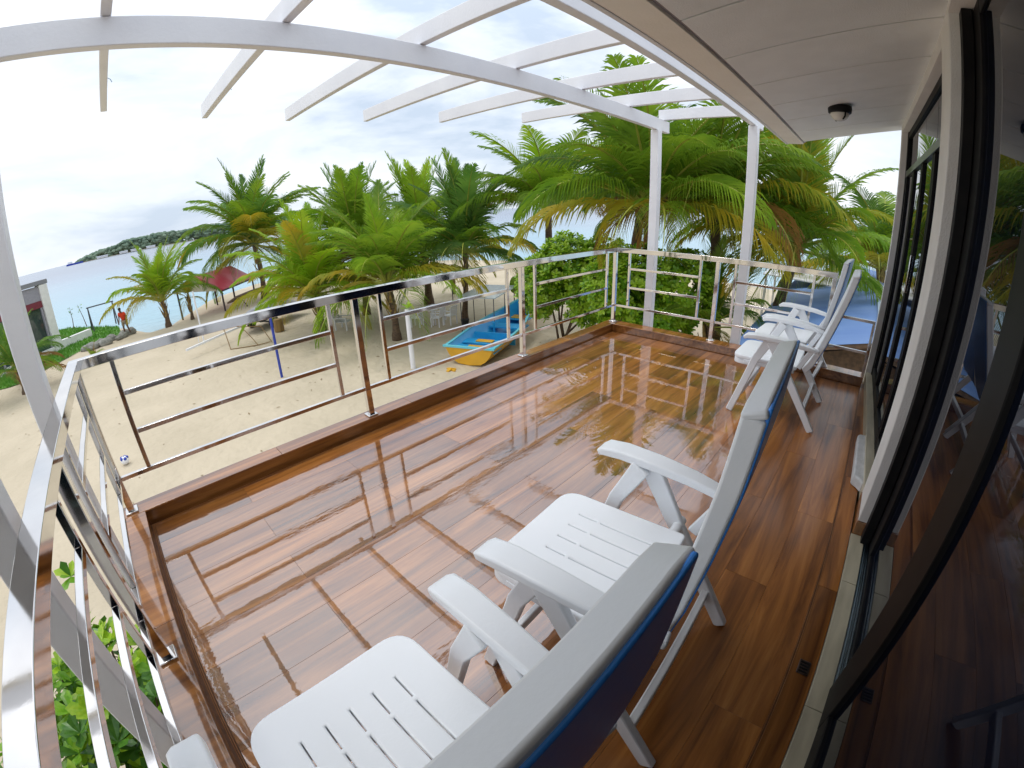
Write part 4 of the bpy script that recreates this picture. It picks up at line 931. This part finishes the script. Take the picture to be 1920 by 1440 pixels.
for k, (x_, y_) in enumerate(((-4.2, 41.0), (-3.2, 41.4))):
    q = empty('sapling', (x_, y_, GZ), label=['thin bare sapling beside the tower house wall', 'thin leaning sapling between the tower house and the swing'][k], cat='sapling'); MB().tube([(0, 0, 0), (.1 - .2 * k, 0, .8), (.1 - .4 * k, 0, 1.8)], [.04, .03, .01], 6).build('stem', twig_m, q)
    b = MB(); [rosette(b, Vector((.1 - .3 * k + R.uniform(-.2, .2), R.uniform(-.2, .2), 1.2 + .12 * j)), Vector((0, 0, 1)), R, .16, 5) for j in range(5)]; b.build('foliage', [leaf_m, leaf_dk, leaf_m], q, recalc=False)

# ------------------------------------------------------------------ tower house on the left
th = empty('tower_house', (-4.3, 33.2, GZ), radians(42), 'grey and white house with maroon window band and large panes at the left edge', 'house')
gp = mat('grey_render', (0.34, 0.32, 0.36), (0.28, .27, .31), rough=.7); mrn = mat('maroon_paint', (0.20, 0.03, 0.05), (0.17, .025, .04), rough=.5); cap = mat('grey_coping', (0.22, .22, .24), rough=.6)
house_glass = mat('house_glass', (0.03, 0.05, 0.05), (0.05, .08, .07), rough=.03, ior=1.7)
MB().box((-.55, 0, 0), (.05, .5, 4.15)).build('pillar', wall_paint, th, bevel=.02)
MB().box((-9, .12, 3.25), (-.56, .5, 4.1)).build('parapet', gp, th); MB().box((-9.1, -.02, 4.16), (.12, .6, 4.42)).build('coping', cap, th, bevel=.02)
MB().box((-9, .10, 2.85), (-.56, .45, 3.24)).build('window_band', mrn, th)
MB().box((-9, .35, 0), (-.56, 6, 4.08)).build('wall', gp, th); MB().box((-9, .05, 0), (-.56, .34, .35)).build('plinth', wall_paint, th, bevel=.01)
for k in range(5):
    x1 = -.62 - k * 1.75; w_ = MB().box((x1 - .12, .1, .36), (x1, .34, 2.84)).build('mullion', gp, th); MB().box((x1 - 1.74, .2, .36), (x1 - .125, .24, 2.84)).build('window_pane', house_glass, th)
MB().box((.06, .1, 0), (2.6, .4, .55)).build('garden_wall', wall_paint, th, bevel=.03)
MB().prism([(-8, 1), (-1.6, 1), (-3, 5.5), (-7, 5.5)], 4.43, 4.46).build('upper_slab', cap, th); MB().box((-7.4, 1.6, 4.46), (-2.2, 5, 5.3)).build('upper_storey', gp, th); MB().prism([(-8.2, .9), (-1.5, .9), (-1.5, 5.6), (-8.2, 5.6)], 5.3, 5.42).build('upper_roof', cap, th, bevel=.02)

# grass: blades over a green patch
gpoly = [(-9, 44), (-4.8, 43.2), (-.7, 36.2), (-.5, 33.0), (-1.4, 30.8), (-2.6, 31.0), (-4.2, 28.9), (-6.0, 26.5), (-8.5, 27), (-12, 36)]
grm = mat('grass', (0.07, 0.22, 0.015), (0.14, 0.34, 0.03), rough=.6, scale=1.2, trans=.2)
def inpoly(x, y, poly):
    ins = False
    for i in range(len(poly)):
        x0, y0 = poly[i]; x1, y1 = poly[(i + 1) % len(poly)]
        if (y0 > y) != (y1 > y) and x < (x1 - x0) * (y - y0) / (y1 - y0) + x0: ins = not ins
    return ins
gb = MB(); r = random.Random(9); n_ = 0
while n_ < 16000:
    x, y = r.uniform(-12, 0), r.uniform(26, 44)
    if not inpoly(x, y, gpoly): continue
    n_ += 1; z = GZ + .02; a = r.uniform(0, 6.28); h = r.uniform(.08, .22); w = .035
    gb.face([(x - cos(a) * w, y - sin(a) * w, z - .03), (x + cos(a) * w, y + sin(a) * w, z - .03), (x + r.uniform(-.08, .08), y + r.uniform(-.08, .08), z + h)])
tag(gb.build('grass', grm, recalc=False), kind='stuff')
gu = MB(); gu.face([(x, y, GZ + .045) for x, y in gpoly]); tag(gu.build('lawn', grm, recalc=False), kind='structure')
lt2 = MB(); r = random.Random(21)
for k in range(380):
    x, y = r.uniform(-6, 24), r.uniform(8, 34)
    if sdist(x, y) < 1.5: continue
    z = gheight(x, y) + .012; a = r.uniform(0, 6.28); l_ = r.uniform(.03, .11); w = r.uniform(.008, .03)
    lt2.face([(x - cos(a) * l_, y - sin(a) * l_, z), (x + sin(a) * w, y - cos(a) * w, z + .006), (x + cos(a) * l_, y + sin(a) * l_, z + .004), (x - sin(a) * w, y + cos(a) * w, z + .01)])
tag(lt2.build('beach_litter', mat('dry_leaf_bits', (0.16, 0.10, 0.05), (0.28, 0.2, 0.1), rough=.9), recalc=False), kind='stuff')
# boulders along the lawn edge
stone = mat('boulder', (0.30, 0.29, 0.26), (0.16, .16, .13), rough=.9, scale=2, bump=.7)
bms = []
for v in range(3):
    b = MB().ball((0, 0, 0), 1, 10, 6)
    b.v = [tuple(Vector(p) * (1 + .35 * noise.noise(Vector(p) * 1.3 + Vector((v * 7, 0, 0))))) for p in b.v]; me = b.mesh('boulder', stone); me.polygons.foreach_set('use_smooth', [True] * len(me.polygons)); bms.append(me)
r = random.Random(3)
for k in range(14):
    t = k / 13; o = bpy.data.objects.new('boulder', bms[k % 3]); C.objects.link(o); o.location = (-2.6 + 2.6 * t + r.uniform(-.2, .2), 30.2 + 1.2 * t + r.uniform(-.5, .5), GZ + .12); s_ = r.uniform(.22, .5); o.scale = (s_, s_ * .8, s_ * .6); o.rotation_euler = (0, 0, r.uniform(0, 6))
    tag(o, 'rough grey boulder in the row edging the lawn near the man', 'boulder', 'boulders along the lawn edge')

# ------------------------------------------------------------------ man walking by the water
skin = mat('skin', (0.16, 0.08, 0.05), rough=.6); shirt = mat('orange_shirt', (0.75, 0.06, 0.015), (.65, .05, .012), rough=.8); shorts = mat('khaki_shorts', (0.32, .25, .17), rough=.8); hairm = mat('black_hair', (.01, .01, .01), rough=.7)
def skinned(name, verts, edges, radii, m_, parent, root=0, sub=1):
    me = bpy.data.meshes.new(name); me.from_pydata(verts, edges, []); me.materials.append(m_); o = bpy.data.objects.new(name, me); C.objects.link(o); o.parent = parent
    md = o.modifiers.new('skin', 'SKIN'); md.use_smooth_shade = True; sv = me.skin_vertices[0].data
    for i, q in enumerate(radii): sv[i].radius = (q, q) if isinstance(q, (int, float)) else q
    sv[root].use_root = True; o.modifiers.new('sub', 'SUBSURF').levels = sub; o.modifiers['sub'].render_levels = 2; return o
pe = empty('person', (-.1, 31.5, GZ), radians(150), 'man in orange T-shirt and khaki shorts bending slightly by the boulders', 'person')
V = [(0, 0, .92), (0, .04, 1.12), (0, .10, 1.34), (0, .16, 1.46), (0, .21, 1.54), (0, .25, 1.64), (0, .26, 1.72),
     (.10, 0, .88), (.13, .06, .48), (.14, -.02, .08), (.14, .12, .03), (-.10, 0, .88), (-.13, -.02, .48), (-.15, -.16, .10), (-.15, -.03, .03),
     (.18, .12, 1.40), (.24, .12, 1.14), (.22, .26, .93), (.22, .30, .84), (-.18, .12, 1.40), (-.25, .06, 1.14), (-.25, .16, .92), (-.25, .19, .83)]
Ed = [(0, 1), (1, 2), (2, 3), (3, 4), (4, 5), (5, 6), (0, 7), (7, 8), (8, 9), (9, 10), (0, 11), (11, 12), (12, 13), (13, 14), (2, 15), (15, 16), (16, 17), (17, 18), (2, 19), (19, 20), (20, 21), (21, 22)]
Rr = [(.14, .11), (.13, .10), (.16, .11), .06, .055, .095, .07, .09, .06, .04, .035, .09, .06, .04, .035, .06, .045, .035, .03, .06, .045, .035, .03]
skinned('body', V, Ed, Rr, skin, pe)
skinned('shirt', [V[0], V[1], V[2], (0, .13, 1.43), V[15], (.22, .12, 1.24), V[19], (-.23, .09, 1.24)], [(0, 1), (1, 2), (2, 3), (2, 4), (4, 5), (2, 6), (6, 7)], [(.17, .14), (.16, .13), (.19, .14), .08, .085, .075, .085, .075], shirt, pe)
skinned('shorts', [(0, 0, .95), V[7], (.13, .045, .58), V[11], (-.13, -.01, .58)], [(0, 1), (1, 2), (0, 3), (3, 4)], [(.16, .13), .115, .10, .115, .10], shorts, pe)
MB().ball((0, .24, 1.69), (.095, .11, .09), 12, 8).build('hair', hairm, pe, smooth=True)

# ------------------------------------------------------------------ far island, huts and ship
isl = mat('island_forest', (0.12, 0.19, 0.13), (0.19, 0.25, 0.17), rough=.95, scale=.05, detail=8)  # distance haze is mixed into this pale, greyed green
b = MB(); r = random.Random(12)
for i in range(2600):
    t = r.random(); az = -.075 + .42 * t; dist = 1500 + r.uniform(-60, 160); hh = 40 * min(1, ((t * .42) / .10)) ** .8 * (.8 + .25 * noise.noise(Vector((t * 9, 0, 0)))) + 3
    q = r.random() ** .7; z_ = -3 + hh * q; rr_ = r.uniform(3.0, 6.5)
    b.ball((sin(az) * dist, cos(az) * dist, z_), (rr_ * 1.3, rr_, rr_ * .75), 6, 4)
b.v = [(x + 2 * noise.noise(Vector((x, y, z)) * .2), y, z + 2.5 * noise.noise(Vector((x, z, y)) * .22)) for x, y, z in b.v]
tag(b.build('island_forest', isl, recalc=False), kind='stuff')
ib = MB(); ib.prism([(-110, 1440), (560, 1380), (640, 1650), (-60, 1700)], -4.5, -2.4); tag(ib.build('island_shore', sand), kind='structure')
for k, (x_, l_) in enumerate(((20, 22), (48, 16), (95, 24), (-38, 30))):
    hu = empty('shore_hut', (x_, 1425, -2.4), label=['long white roofed hut on the far island shore', 'small pale hut on the far island shore beside the long one', 'white hut on the far island behind the palm crown', 'low pale jetty house at the tip of the far island'][k], cat='hut')
    MB().box((-l_ / 2, -4, 0), (l_ / 2, 4, 4)).build('wall', wall_paint, hu); MB().prism([(-l_ / 2 - 1, -5), (l_ / 2 + 1, -5), (l_ / 2 + 1, 5), (-l_ / 2 - 1, 5)], 4.01, 6).build('roof', white_paint, hu)
sp_ = empty('ship', (-112, 1390, -3.75), label='blue hulled ship lying off the left tip of the island', cat='ship'); MB().prism([(-20, -3), (18, -3), (24, 0), (18, 3), (-20, 3)], 0, 4.5).build('hull', blm, sp_); MB().box((-16, -2, 4.51), (-4, 2, 9)).build('bridge', white_paint, sp_)
